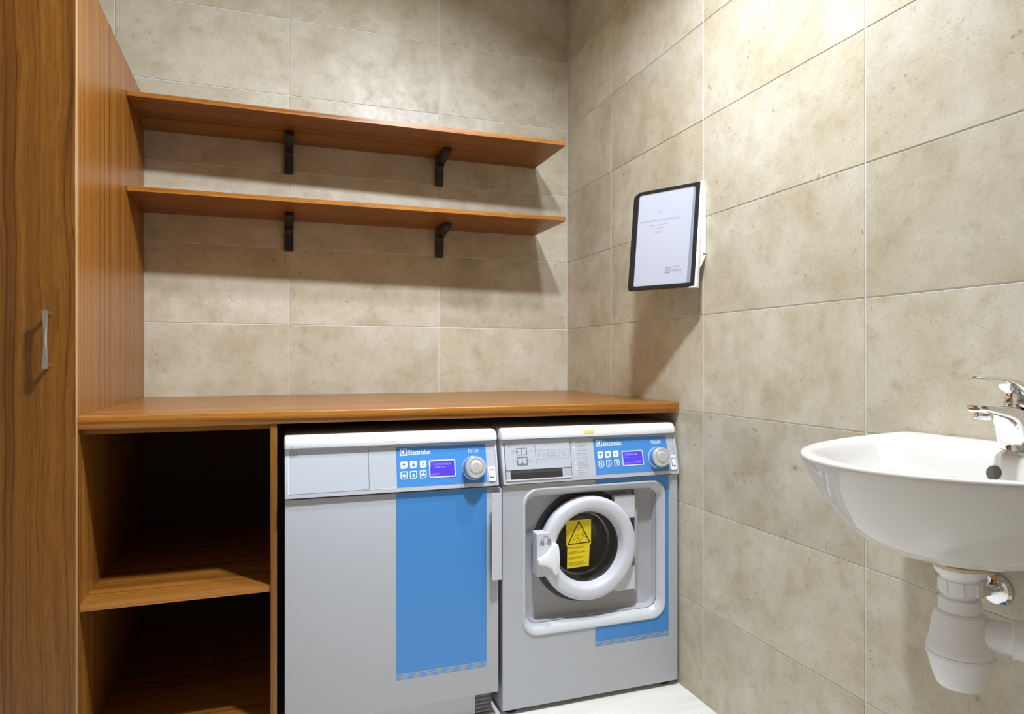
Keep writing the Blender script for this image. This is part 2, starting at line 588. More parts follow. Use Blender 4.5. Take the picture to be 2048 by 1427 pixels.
# ------------------------------------------------------------------ ceiling spotlights (above the frame)
def spotlight(label, x, y, aim, watts):
    t = thing('ceiling_spotlight', label, 'lamp', (x, y, CEIL), 'ceiling spotlights')
    p = Vector((x, y, CEIL - .055))
    ax = (Vector(aim) - p).normalized()
    lathe('base', (x, y, CEIL), (0, 0, -1), [(.060, .0005), (.060, .006), (.054, .010), (.012, .011), (.012, .045)], M['white'], t, 32, False, False)
    lathe('head', p - ax * .030, ax, [(.030, 0), (.066, .006), (.072, .012), (.072, .050), (.069, .050), (.067, .042)], M['white'], t, 40, True, False)
    lathe('lens', p - ax * .030, ax, [(.067, .042), (.001, .043)], M['lamp'], t, 36, False, False)
    ld = bpy.data.lights.new('lamp_light', 'AREA')
    ld.shape = 'DISK'
    ld.size = .13
    ld.energy = watts
    ld.color = LAMP_COLOR
    ld.spread = math.radians(LAMP_SPREAD)
    lo = bpy.data.objects.new('lamp_light', ld)
    lo.location = p + ax * .021
    lo.rotation_euler = ax.to_track_quat('-Z', 'Y').to_euler()
    place(lo, t)
spotlight('white ceiling spotlight nearer the room centre', -.64, -1.70, LAMP_AIM, LAMP_WATTS * .72)
spotlight('white ceiling spotlight nearer the tiled right wall', -.30, -1.40, LAMP_AIM, LAMP_WATTS * .28)

# ------------------------------------------------------------------ tall cabinet
CX = -1.6975
cab = thing('tall_cabinet', 'tall walnut cupboard with a satin bow handle left of the shelves', 'cabinet', (-2.04, -0.44, 0))
hexa('side_panel', [(CX - .018, -.866, 0), (CX, -.866, 0), (CX, -.003, 0), (CX - .018, -.003, 0),
                    (CX - .018, -.866, 2.046), (CX, -.866, 2.046), (CX, -.003, 2.010), (CX - .018, -.003, 2.010)], M['wood_v'], cab, 0.0006)
box('side_panel', XL + .004, XL + .022, -.866, -.003, 0, 2.01, M['wood_v'], cab, 0.0006)
box('top_panel', XL + .022, CX - .018, -.866, -.003, 1.985, 2.003, M['wood_h'], cab, 0.0006)
box('base_panel', XL + .022, CX - .018, -.866, -.003, 0.06, 0.078, M['wood_h'], cab, 0.0006)
box('plinth', XL + .022, CX - .018, -.83, -.812, 0, 0.06, M['wood_h'], cab, 0.0006)
box('back_panel', XL + .022, CX - .018, -.010, -.004, 0.078, 1.985, M['shade_back'], cab, 0)
door = box('door', XL + .006, CX - .0012, -.8865, -.8685, 0.062, 2.044, M['wood_door'], cab, 0.0006)
box('edge_band', CX - .0012, CX - .0002, -.8863, -.8687, 0.062, 2.044, M['edge_light'], door, 0.0003)
# bow-tie pull
hx, hz0, hz1 = -1.7535, 1.0325, 1.1725
def bow_handle(parent):
    rings = []
    n = 14
    for k in range(n + 1):
        t = k / n
        z = hz0 + (hz1 - hz0) * t
        s = abs(2 * t - 1)
        hw = 0.0045 + 0.0028 * s ** 1.6
        y0 = -.9125 - 0.0020 * (1 - s ** 2)
        th = 0.0045 + 0.002 * (1 - s ** 2)
        mid = 0.0012 + 0.0055 * s ** 1.4      # facet that narrows to a line in the middle
        rings.append([(hx - hw, y0, z), (hx - hw, y0 - th * .45, z), (hx - min(mid, hw * .95), y0 - th, z),
                      (hx + min(mid, hw * .95), y0 - th, z), (hx + hw, y0 - th * .45, z), (hx + hw, y0, z)])
    h = loft('handle', rings, M['brushed'], parent, True, True, 0.25)
    for z in (hz0 + .008, hz1 - .008):
        lathe('handle_post', (hx + .002, -.8864, z), (0, -1, 0), [(.0048, 0), (.0042, .006), (.0042, .0262)], M['brushed'], h, 16)
bow_handle(door)

# ------------------------------------------------------------------ open shelf unit under the worktop
unit = thing('shelf_unit', 'open walnut shelf unit with two dark compartments under the worktop', 'shelf unit', (-1.467, -0.44, 0))
box('side_panel', CX + .0004, CX + .0024, -.8655, -.02, 0.0, .8825, M['wood_v'], unit, 0.0)
box('divider_panel', -1.2533, -1.2370, -.872, -.02, 0.0, .8825, M['wood_v'], unit, 0.0006)
box('top_board', CX + .0026, -1.2535, -.845, -.04, .8675, .8825, M['wood_h'], unit, 0.0006)
mid = box('shelf_board', CX + .0026, -1.2535, -.864, -.04, .4330, .4525, M['wood_h'], unit, 0.0006)
box('edge_band', CX + .0028, -1.2537, -.8648, -.8640, .4332, .4523, M['wood_edge'], mid, 0)
box('bottom_board', CX + .0026, -1.2535, -.845, -.04, .06, .078, M['wood_h'], unit, 0.0006)
box('plinth', CX + .0026, -1.2535, -.83, -.815, 0, .06, M['wood_h'], unit, 0.0006)
box('back_panel', CX + .0026, -1.2535, -.039, -.032, .078, .8675, M['shade_back'], unit, 0)

# ------------------------------------------------------------------ worktop
top = thing('worktop', 'walnut laminate worktop spanning the shelf unit, dryer and washer', 'worktop', (-.85, -.44, .883))
ZT, ZB = .9165, .8830
x0, x1 = CX + .0006, -.0016
hexa('slab', [(x0, -.869, ZB), (x1, -.890, ZB), (x1, -.0016, ZB), (x0, -.0016, ZB),
              (x0, -.869, ZT), (x1, -.890, ZT), (x1, -.0016, ZT), (x0, -.0016, ZT)], M['wood_top'], top, 0.0)
# rounded post-formed front edge with a vertical strip closing the wall end
def front_edge():
    rings = []
    for (x, y) in ((x0, -.8688), (x1 - .009, -.8896)):
        prof = [(0.0, ZB + .0004), (-.0010, ZB), (-.0028, ZB + .002), (-.0030, ZT - .004), (-.0018, ZT - .0008), (0.0, ZT - .0002)]
        rings.append([(x, y + a, b) for a, b in prof])
    loft('front_edge', rings, M['wood_edge'], top, True, True, 0.9)
front_edge()
hexa('end_strip', [(x1 - .0085, -.8935, ZB - .001), (x1, -.8937, ZB - .001), (x1, -.8896, ZB - .001), (x1 - .0085, -.8894, ZB - .001),
                   (x1 - .0085, -.8935, ZT + .001), (x1, -.8937, ZT + .001), (x1, -.8896, ZT + .001), (x1 - .0085, -.8894, ZT + .001)], M['wood_edge'], top, 0.0005)

# ------------------------------------------------------------------ wall shelves and their brackets
def wall_shelf(label, zfl, zbl, zfr, zbr):
    t = 0.0165
    s = thing('wall_shelf', label, 'shelf', (-.93, -.16, zbl), 'wall shelves')
    xa, xb = CX + .001, -.158
    fl, fr = -.311, -.343
    lo = [(xa, fl, zfl), (xb, fr, zfr), (xb, -.0012, zbr), (xa, -.0012, zbl)]
    hexa('board', lo + [(p[0], p[1], p[2] + t) for p in lo], M['wood_h'], s, 0.0005)
    e = [(xa, fl - .001, zfl + .0002), (xb, fr - .001, zfr + .0002), (xb, fr, zfr + .0002), (xa, fl, zfl + .0002)]
    hexa('edge_band', e + [(p[0], p[1], p[2] + t - .0004) for p in e], M['wood_edge'], s, 0.0003)
    return s
wall_shelf('upper walnut wall shelf, nearer the ceiling, held by two black brackets', 1.9105, 1.8990, 1.9015, 1.9030)
wall_shelf('lower walnut wall shelf, nearer the worktop, held by two black brackets', 1.6025, 1.5955, 1.6025, 1.6050)

def shelf_bracket(label, x, z):
    b = thing('shelf_bracket', label, 'bracket', (x, -.005, z - .117), 'black shelf brackets')
    prof = [(-.0008, -.117), (-.0120, -.117), (-.0155, -.113), (-.0165, -.050), (-.024, -.038), (-.040, -.031), (-.150, -.0165),
            (-.158, -.0155), (-.162, -.012), (-.162, -.0006), (-.0008, -.0006)]
    w = .0165
    mp = lambda u, v, d: (x + d, u, z + v)
    prism('body', prof, mp, -w, w, M['black'], b, bevel=0.0016)
    prism('screw_cover', rrect(-.0115, .0115, -.108, -.052, .002, 2), lambda u, v, d: (x + u, -.0160 - d, z + v), -.001, .0012, M['black_soft'], b, bevel=.0006)
    prism('arm_cover', rrect(-.0115, .0115, -.150, -.050, .002, 2),
          lambda u, v, d: (x + u, v, z - .0300 + (v + .045) / -.105 * .0140 - d), -.001, .0012, M['black_soft'], b, bevel=.0006)
for (zz, lv) in ((1.8985, 'upper'), (1.5975, 'lower')):
    shelf_bracket('black plastic bracket under the %s shelf, nearer the tall cupboard' % lv, -1.1935, zz)
    shelf_bracket('black plastic bracket under the %s shelf, nearer the room corner' % lv, -.5925, zz + .004)

# ------------------------------------------------------------------ laundry machines: shared pieces
FRONT = -.900
def fy(z):                      # sloping control fascia: foot stands forward of the head
    return -.8815 - (.812 - z) / (.812 - .685) * .0285
FN = Vector((0, -1, .224)).normalized()
def on_fascia(u, v, d):
    return Vector((u, fy(v), v)) + FN * d
def on_front(u, v, d):
    return Vector((u, FRONT - d, v))

def emblem(x, z, s, mp, d, white, blue, parent):
    """square mark: blue disc on white, with a left-pointing concave arrow and a bar in white."""
    e = prism('emblem', [(x, z), (x + s, z), (x + s, z + s), (x, z + s)], mp, d, d + .0002, white, parent)
    cx, cz, r = x + s / 2, z + s / 2, s * .43
    prism('disc', circle(cx, cz, r, 28), mp, d + .0002, d + .0004, blue, e)
    arrow = [(cx - r * 1.05, cz)]
    for k in range(1, 7):
        t = k / 6
        arrow.append((cx - r * 1.05 + r * 1.12 * t, cz - r * (0.10 * t + 0.92 * t ** 2.2)))
    arrow += [(cx + r * .22, cz - r * 1.02), (cx + r * .22, cz + r * 1.02)]
    for k in range(6, 0, -1):
        t = k / 6
        arrow.append((cx - r * 1.05 + r * 1.12 * t, cz + r * (0.10 * t + 0.92 * t ** 2.2)))
    prism('arrow', arrow, mp, d + .0004, d + .0006, white, e)

def leaf(x0, x1, z0, z1, kind):
    s = (x1 - x0)
    return rrect(x0, x1, z0, z1, (s * .14, s * (.42 if kind else .14), s * .14, s * .14), 4)

def icon_shapes(k, cx, cz, s):
    h = s / 2
    if k == 'tree':
        up = [(cx + h * .62 * math.cos(a), cz + h * .02 + h * .5 * math.sin(a)) for a in [PI * i / 10 for i in range(11)]]
        return [up, bar(cx, cz + h * .05, cx, cz - h * .5, h * .16), bar(cx - h * .22, cz - h * .52, cx + h * .22, cz - h * .52, h * .12)]
    if k == 'bag':
        return [rrect(cx - h * .38, cx + h * .38, cz - h * .55, cz + h * .3, h * .1, 2), bar(cx - h * .2, cz + h * .48, cx + h * .2, cz + h * .48, h * .18)]
    if k == 'shirt':
        return [[(cx - h * .6, cz + h * .45), (cx - h * .25, cz + h * .3), (cx + h * .25, cz + h * .3), (cx + h * .6, cz + h * .45),
                 (cx + h * .45, cz - h * .05), (cx + h * .3, cz - h * .5), (cx - h * .3, cz - h * .5), (cx - h * .45, cz - h * .05)]]
    if k == 'run':
        return [circle(cx + h * .18, cz + h * .48, h * .14, 10), bar(cx + h * .1, cz + h * .32, cx - h * .08, cz - h * .1, h * .22),
                bar(cx - h * .08, cz - h * .1, cx - h * .4, cz - h * .5, h * .14), bar(cx - h * .05, cz - h * .08, cx + h * .2, cz - h * .52, h * .14),
                bar(cx + h * .05, cz + h * .25, cx + h * .4, cz + h * .05, h * .12), bar(cx + h * .05, cz + h * .25, cx - h * .3, cz + h * .1, h * .12)]
    if k == 'drop':
        c = [(cx, cz + h * .55)]
        for i in range(13):
            a = math.radians(35 - i * 250 / 12)
            c.append((cx + h * .34 * math.cos(a), cz - h * .18 + h * .34 * math.sin(a)))
        return [c]
    if k == 'drops':
        return [circle(cx - h * .2, cz - h * .12, h * .34, 14), circle(cx + h * .24, cz - h * .16, h * .32, 14), circle(cx, cz + h * .2, h * .3, 14)]
    if k == 'hand':
        return [circle(cx, cz - h * .1, h * .4, 14), bar(cx, cz, cx, cz + h * .55, h * .2), bar(cx - h * .55, cz - h * .2, cx - h * .45, cz + h * .35, h * .1),
                bar(cx + h * .55, cz - h * .2, cx + h * .45, cz + h * .35, h * .1)]
    return []

def program_buttons(rows, parent):
    for (x0, x1, z0, z1, kind, ic) in rows:
        b = prism('program_button', leaf(x0, x1, z0, z1, True), on_fascia, .0004, .0012, M['white'], parent)
        cx, cz, s = (x0 + x1) / 2, (z0 + z1) / 2, x1 - x0
        if kind == 'solid':
            prisms('icon', icon_shapes(ic, cx, cz, s), on_fascia, .0012, .0014, M['blue'], b)
        else:
            w = s * .11
            prism('button_face', leaf(x0 + w, x1 - w, z0 + w, z1 - w, True), on_fascia, .0012, .0014, M['blue'], b)
            if ic in '123':
                text('numeral', ic, cx - s * (.10 if ic == '1' else .17), cx + s * (.10 if ic == '1' else .17), cz - s * .29, cz + s * .29, on_fascia, .0015, M['white'], b, 0.012)
            else:
                prisms('icon', icon_shapes(ic, cx, cz, s), on_fascia, .0014, .0016, M['white'], b)

def display(x0, x1, z0, z1, lines, parent):
    f = prism('display', rrect(x0 - .0035, x1 + .0035, z0 - .0035, z1 + .0035, .004, 4), on_fascia, .0004, .0016, M['silver_txt'], parent)
    prism('screen', rrect(x0, x1, z0, z1, .001, 2), on_fascia, .0016, .0018, M['screen'], f)
    for (body, a0, a1, b0, b1) in lines:
        w, h = x1 - x0, z1 - z0
        text('screen_text', body, x0 + a0 * w, x0 + a1 * w, z0 + b0 * h, z0 + b1 * h, on_fascia, .0020, M['screen_txt'], f)
    return f

def knob(x, z, parent):
    o = on_fascia(x, z, 0)
    k = lathe('knob', o, FN, [(.0345, .0003), (.0345, .003), (.0325, .006), (.0318, .024), (.0300, .030), (.0275, .0325), (.0215, .0325), (.0205, .0305)], M['silver'], parent, 48, sharp=0.5)
    lathe('knob_cap', o, FN, [(.0200, .029), (.0200, .0325), (.0180, .0338), (.010, .0342), (0.001, .0342)], M['silver_cap'], k, 36)
    # blue fluted ring round the knob's skirt
    lathe('skirt_ring', o, FN, [(.0331, .0065), (.0326, .0215)], M['blue'], k, 48, False, False)
    v = []
    for i in range(9):
        a = 2 * PI * i / 9
        v.append(circle(x + .0135 * math.cos(a), z + .0135 * math.sin(a), .0013, 8))
    prisms('knob_mark', v, on_fascia, .0340, .0347, M['white'], k)
    return k

def power_switch(x0, x1, z0, z1, parent):
    s = prism('power_switch', rrect(x0, x1, z0, z1, .0015, 2), on_fascia, .0003, .0040, M['lid'], parent, bevel=.0005)
    w, h = x1 - x0, z1 - z0
    prism('rocker_well', rrect(x0 + .16 * w, x1 - .16 * w, z0 + .26 * h, z1 - .18 * h, .0008, 2), on_fascia, .0040, .0042, M['grey_print'], s)
    a, b, c, d = x0 + .24 * w, x1 - .24 * w, z0 + .30 * h, z1 - .24 * h
    v = [on_fascia(a, c, .0042), on_fascia(b, c, .0042), on_fascia(b, d, .0042), on_fascia(a, d, .0042),
         on_fascia(a, c, .0068), on_fascia(b, c, .0068), on_fascia(b, d, .0050), on_fascia(a, d, .0050)]
    hexa('rocker', v, M['lid'], s, .0003)

def book_mark(x, z, w, parent):
    h = w * .9
    s = frame_bars(x, x + w, z, z + h, w * .07) + [bar(x + w / 2, z + h * .25, x + w / 2, z + h, w * .07), bar(x, z + h * .22, x + w, z + h * .22, w * .06)]
    prisms('manual_mark', s, on_fascia, .0005, .0007, M['lightgrey_print'], parent)

def lid_piece(xa, xb, parent):
    """white worktop of the machine with a rounded front roll."""
    prof = [(-.30, .850), (-.868, .850), (-.878, .8490), (-.886, .8455), (-.8915, .8400), (-.8945, .8330), (-.8955, .8250), (-.8945, .8175), (-.888, .8160), (-.30, .8160)]
    xs = [(xa, .006), (xa + .0015, .0025), (xa + .005, 0), (xb - .012, 0), (xb - .005, .0022), (xb - .0015, .006), (xb, .012)]
    rings = []
    for x, q in xs:
        rings.append([(x, min(y + q, -.30) if y < -.31 else y, z - (q if z > .82 else 0)) for y, z in prof])
    return loft('lid', rings, M['lid'], parent, True, True, 0.8)

def fascia_block(xa, xb, parent, name='control_panel'):
    v = []
    for x in (xa, xb):
        v += [(x, fy(.8150), .8150), (x, fy(.6860), .6860), (x, -.890, .6840), (x, -.60, .6840), (x, -.60, .8150)]
    f = [(0, 1, 2, 3, 4), (9, 8, 7, 6, 5)] + [(i, 5 + i, 5 + (i + 1) % 5, (i + 1) % 5) for i in range(5)]
    return mesh(name, v, f, M['fascia'], parent, bevel=.0014, seg=2, smooth=True)

def flat(name, x0, x1, z0, z1, mp, d0, d1, mat, parent, r=0.0):
    return prism(name, rrect(x0, x1, z0, z1, r, 3), mp, d0, d1, mat, parent)

# ------------------------------------------------------------------ tumble dryer
DX0, DX1 = -1.2185, -.6225
dry = thing('tumble_dryer', 'grey tumble dryer with closed plain door, blue stripe and side handle', 'dryer', ((DX0 + DX1) / 2, -.62, 0))
box('housing', DX0 + .003, DX1 - .003, -.879, -.30, .078, .8155, M['enamel'], dry, .002)
lid_d = lid_piece(DX0, DX1, dry)
fas = fascia_block(DX0 + .001, DX1 - .0005, dry)
flat('foil', -1.2100, -.6290, .6965, .8115, on_fascia, .0001, .0003, M['inset'], fas)
prisms('panel_joint', [bar(-.9976, .698, -.9976, .8110, .0016), bar(-1.2092, .6972, -.9976, .6972, .0008), bar(-.9976, .8108, -.63, .8108, .0008), bar(-.6292, .697, -.6292, .811, .0008)],
       on_fascia, .0003, .0005, M['grey_print'], fas)
for bb_ in (bar(-1.2092, .698, -1.2092, .8110, .0012), bar(-.9955, .6975, -.9240, .6975, .001)):
    prism('panel_edge', bb_, on_fascia, .0003, .0005, M['white'], fas)
blue_f = flat('blue_field', -.9212, -.6575, .6972, .8072, on_fascia, .0003, .0004, M['blue'], fas)
emblem(-.9098, .7830, .0198, on_fascia, .0004, M['white'], M['blue'], fas)
text('maker_lettering', 'Electrolux', -.8858, -.8218, .7845, .7980, on_fascia, .0006, M['white'], fas, .012)
text('model_lettering', 'T5130', -.7130, -.6805, .7822, .7935, on_fascia, .0006, M['silver_txt'], fas, .006)
program_buttons([(-.9096, -.8902, .7472, .7675, 'solid', 'tree'), (-.8827, -.8634, .7472, .7675, 'solid', 'bag'), (-.8545, -.8360, .7472, .7676, 'solid', 'run'),
                 (-.9106, -.8906, .7184, .7402, 'line', 'hand'), (-.8837, -.8640, .7184, .7402, 'line', 'drop'), (-.8560, -.8368, .7184, .7402, 'line', 'drops')], fas)
dd = display(-.8255, -.7550, .7220, .7640, [('НОРМАЛЬНЫЙ', .19, .86, .72, .90), ('очень сухое', .18, .64, .52, .64), ('БЫСТРАЯ', .04, .34, .08, .22)], fas)
prisms('screen_icon', frame_bars(-.8240, -.8140, .7505, .7600, .0006) + [bar(-.8225, .7552, -.8160, .7552, .0005)], on_fascia, .0019, .0021, M['screen_txt'], dd)
knob(-.6975, .7395, fas)
power_switch(-.6535, -.6335, .6995, .7400, fas)
book_mark(-1.2035, .7935, .0170, fas)
prisms('fine_print', [bar(-1.020, .7005, -1.004, .7005, .0012)], on_fascia, .0005, .0007, M['lightgrey_print'], fas)
lid_mp = lambda u, v, d: Vector((u, -.8955 - d + max(0, (v - .826)) * .10, v))
lab = flat('paper_label', -.9530, -.9210, .8262, .8345, lid_mp, .0001, .0005, M['lid'], lid_d)
prisms('label_writing', [bar(x_, .8280, x_, .8320, .0009) for x_ in (-.9500, -.9468, -.9440, -.9412, -.9375, -.9348, -.9322, -.9290)], lid_mp, .0005, .0007, M['faint_print'], lab)
prisms('level_mark', [bar(-1.2010, .8185, -1.2010, .8215, .0007), bar(-1.1970, .8185, -1.1970, .8215, .0007), bar(-1.2013, .8218, -1.1967, .8218, .0007)], lambda u, v, d: Vector((u, -.8950 - d, v)), .0001, .0006, M['grey_print'], lid_d)
ddoor = box('door', DX0 + .001, DX1 + .0005, FRONT, -.880, .0775, .6805, M['enamel'], dry, .0018, 2)
flat('blue_stripe', -.9232, -.6587, .1735, .6795, on_front, .0001, .0003, M['blue'], ddoor)
for zz in (.1690, .1638, .1586):
    flat('stripe_line', -.9232, -.6587, zz - .0011, zz + .0011, on_front, .0001, .0003, M['blue'], ddoor)
# bent sheet door pull on the free edge
def door_pull():
    xa, xb, za, zb = -.6497, -.6205, .4145, .6675
    pr_ = rrect(xa, xb, za, zb, (.006, .001, .001, .006), 4)
    h = prism('door_handle', pr_, lambda u, v, d: Vector((u, -.9235 - d, v)), 0, .0022, M['fascia'], ddoor, bevel=.0006)
    box('handle_web', xb - .0022, xb, -.9235, -.885, za + .002, zb + .012, M['fascia'], h, .0005)
door_pull()
kick = box('kick_panel', DX0 + .012, -.6840, -.868, -.850, .006, .0770, M['fascia'], dry, .001)
vent = box('vent_box', -.6835, DX1 - .006, -.845, -.80, .004, .0770, M['black'], dry, 0)
for k in range(6):
    z = .0120 + k * .0118
    v = []
    for x in (-.6825, DX1 - .007):
        bow = [(-.846, z + .006), (-.856, z + .003), (-.866, z - .0015), (-.867, z - .0030), (-.856, z + .0012), (-.846, z + .0040)]
        v += [(x + (0.0 if x < -.66 else -.002), a, b) for a, b in bow]
    f = [tuple(range(5, -1, -1)), tuple(range(6, 12))] + [(i, (i + 1) % 6, 6 + (i + 1) % 6, 6 + i) for i in range(6)]
    mesh('slat', v, f, M['recess'], vent)
for x in (DX0 + .05, DX1 - .05):
    for y in (-.80, -.36):
        lathe('foot', (x, y, 0), (0, 0, 1), [(.022, 0), (.022, .012), (.012, .014), (.012, .080)], M['black'], dry, 16)

# ------------------------------------------------------------------ washing machine
WX0, WX1 = -.6095, -.0095
wash = thing('washing_machine', 'grey front-loading washing machine with round door and yellow warning sticker', 'washing machine', ((WX0 + WX1) / 2, -.60, 0))
# housing: five sheets round an open front
def shell():
    v = [(WX0, -.8995, .0165), (WX1, -.8995, .0165), (WX1, -.30, .0165), (WX0, -.30, .0165),
         (WX0, -.8995, .6845), (WX1, -.8995, .6845), (WX1, -.30, .8155), (WX0, -.30, .8155), (WX0, -.8800, .8155), (WX1, -.8800, .8155), (WX0, -.8800, .6845), (WX1, -.8800, .6845)]
    f = [(3, 2, 1, 0), (2, 3, 7, 6), (8, 9, 6, 7), (0, 4, 10, 8, 7, 3), (1, 2, 6, 9, 11, 5)]
    return mesh('housing', v, f, M['enamel'], wash)
shell()
# front sheet with a rounded opening, the moulded trim sloping in, and the recess floor with a round hole
NP = 8
def rr_loop(x0, x1, z0, z1, r, y):
    return [(a, y, b) for a, b in rrect(x0, x1, z0, z1, r, NP)]
def rect_loop(x0, x1, z0, z1, y, like, ox0, ox1, oz0, oz1):
    # spread rectangle points so that they face the rounded loop
    out = []
    n = NP + 1
    cs = [(x0, z0), (x1, z0), (x1, z1), (x0, z1)]
    for c in range(4):
        for i in range(n):
            t = i / (n - 1)
            a, b = like[c * n + i][0], like[c * n + i][2]
            cx, cz = cs[c]
            # first half of each corner goes along one side, second half along the other
            if c == 0:
                p = (x0, b) if t < .5 else (a, z0)
            elif c == 1:
                p = (a, z0) if t < .5 else (x1, b)
            elif c == 2:
                p = (x1, b) if t < .5 else (a, z1)
            else:
                p = (a, z1) if t < .5 else (x0, b)
            if i == NP // 2:
                p = (cx, cz)
            out.append((p[0], y, p[1]))
    return out
OX0, OX1, OZ0, OZ1 = -.5464, -.0545, .2245, .6690
outer = rr_loop(OX0, OX1, OZ0, OZ1, .050, FRONT)
rect = rect_loop(WX0 + .0005, WX1 - .0005, .0165, .6825, FRONT, outer, OX0, OX1, OZ0, OZ1)
back_rect = [(p[0], FRONT + .0015, p[2]) for p in rect]
front_sheet = loft('front_sheet', [back_rect, rect, outer], M['enamel'], wash, sharp=0.5)
raise1 = rr_loop(OX0 + .0015, OX1 - .0015, OZ0 + .0015, OZ1 - .0015, .049, FRONT - .0030)
raise2 = rr_loop(OX0 + .006, OX1 - .006, OZ0 + .006, OZ1 - .007, .046, FRONT - .0040)
slope1 = rr_loop(OX0 + .015, OX1 - .015, OZ0 + .022, OZ1 - .021, .040, FRONT + .014)
slope2 = rr_loop(OX0 + .020, OX1 - .020, OZ0 + .029, OZ1 - .028, .036, FRONT + .024)
trim = loft('door_surround', [outer, raise1, raise2, slope1, slope2], M['trim'], wash, sharp=1.2)
in1 = rr_loop(OX0 + .0205, OX1 - .0205, OZ0 + .0295, OZ1 - .0285, .036, FRONT + .026)
in2 = rr_loop(OX0 + .0225, OX1 - .0225, OZ0 + .0315, OZ1 - .0305, .034, FRONT + .030)
in3 = rr_loop(OX0 + .024, OX1 - .024, OZ0 + .033, OZ1 - .032, .032, FRONT + .0480)
in4 = rr_loop(OX0 + .030, OX1 - .030, OZ0 + .039, OZ1 - .038, .028, FRONT + .0520)
GX, GZ = -.3220, .4700       # door centre
hole = []
for (a, _, b) in in4:
    t = math.atan2(b - GZ, a - GX)
    hole.append((GX + .150 * math.cos(t), FRONT + .0520, GZ + .150 * math.sin(t)))
loft('door_recess', [in1, in2, in3, in4, hole], M['recess'], wash, sharp=0.9)
prisms('mould_seam', [bar(-.318, .6385, -.318, .6595, .0008)], lambda u, v, d: Vector((u, FRONT + .0085 - (v - .6475) * .9 * 0 - d + (.6595 - v) * .55, v)), 0, .0006, M['grey_print'], trim)
lathe('door_gasket', (GX, FRONT + .0525, GZ), (0, -1, 0), [(.120, -.03), (.128, .000), (.150, .0000), (.176, .0010), (.176, .0040), (.158, .0052), (.130, .0040), (.118, -.006)], M['rubber'], wash, 56, False, False)
dr = lathe('drum', (GX, FRONT + .075, GZ), (0, 1, 0), [(.118, 0), (.150, .004), (.200, .020), (.205, .030), (.205, .290), (.195, .300), (.06, .315), (0.002, .316)], M['drum'], wash, 56, False, False)
for k in range(3):
    a = math.radians(70 + 120 * k)
    ca, sa = math.cos(a), math.sin(a)
    v = []
    for yy in (FRONT + .12, FRONT + .36):
        for (rad, tan) in ((.204, -.028), (.204, .028), (.150, .008), (.150, -.008)):
            v.append((GX + rad * ca - tan * sa, yy, GZ + rad * sa + tan * ca))
    hexa('drum_paddle', v, M['steel'], dr, .004, 2)
lathe('drum_rim', (GX, FRONT + .098, GZ), (0, 1, 0), [(.196, 0), (.165, -.004), (.160, .004), (.168, .010), (.196, .012)], M['steel'], dr, 56, False, False)

# door: ring, lock block, lever, glass bowl, hinge covers
ring = lathe('door_ring', (GX, FRONT, GZ), (0, -1, 0), [(.1180, -.040), (.1560, -.036), (.1610, -.030), (.1615, -.010), (.1590, -.002), (.1530, .0035), (.1460, .0050),
             (.1290, .0045), (.1215, .0020), (.1175, -.003), (.1130, -.014), (.1105, -.022), (.1090, -.026)], M['door_plastic'], wash, 72, False, False, 0.9)
lathe('glass_bowl', (GX, FRONT, GZ), (0, -1, 0), [(.1125, -.024), (.1080, -.027), (.1040, -.040), (.1010, -.080), (.0920, -.112), (.070, -.125), (.002, -.128)], M['glass'], ring, 56, False, False, 1.2)
lathe('reflection_ring', (GX, FRONT, GZ), (0, -1, 0), [(.1015, -.070), (.1030, -.074), (.1015, -.080), (.0975, -.080), (.0965, -.074)], M['steel'], ring, 56, False, False, 1.2)  # added ring imitating the drum rim's reflected arcs behind the glass
lathe('window_pane', (GX, FRONT, GZ), (0, -1, 0), [(.1128, -.0255), (.090, -.0235), (.050, -.0222), (.002, -.0218)], M['glass'], ring, 56, False, False, 1.2)
lock = prism('lock_block', rrect(-.5010, -.4400, .4010, .5330, (.006, .004, .004, .006), 4), lambda u, v, d: Vector((u, FRONT - d + .10 * max(0, -.470 - u) , v)), -.036, .0056, M['door_plastic'], ring, bevel=.003)
mp_lock = lambda u, v, d: Vector((u, FRONT - .0057 - d + .10 * max(0, -.470 - u), v))
def padlock(x, z, s, open_):
    pts = []
    for i in range(7):
        a = PI * i / 6
        pts.append((x + s * .3 * math.cos(a), z + s * .35 + s * .3 * math.sin(a)))
    sh = [bar(*pts[i], *pts[i + 1], s * .12) for i in range(6)]
    if not open_:
        sh.append(bar(pts[0][0], pts[0][1], pts[0][0], z, s * .12))
    sh.append(bar(pts[-1][0], pts[-1][1], pts[-1][0], z, s * .12))
    return sh + frame_bars(x - s * .42, x + s * .42, z - s * .55, z, s * .10) + [circle(x, z - s * .28, s * .10, 8)]
prisms('lock_marks', padlock(-.4845, .5045, .0125, True) + padlock(-.4625, .5055, .0125, False) +
       [bar(-.4830 + .0025 * i * 1.9, .5185 + .0035 * math.sin(PI * i / 4), -.4830 + .0025 * (i + 1) * 1.9, .5185 + .0035 * math.sin(PI * (i + 1) / 4), .0009) for i in range(4)],
       mp_lock, 0, .0003, M['ink'], lock)
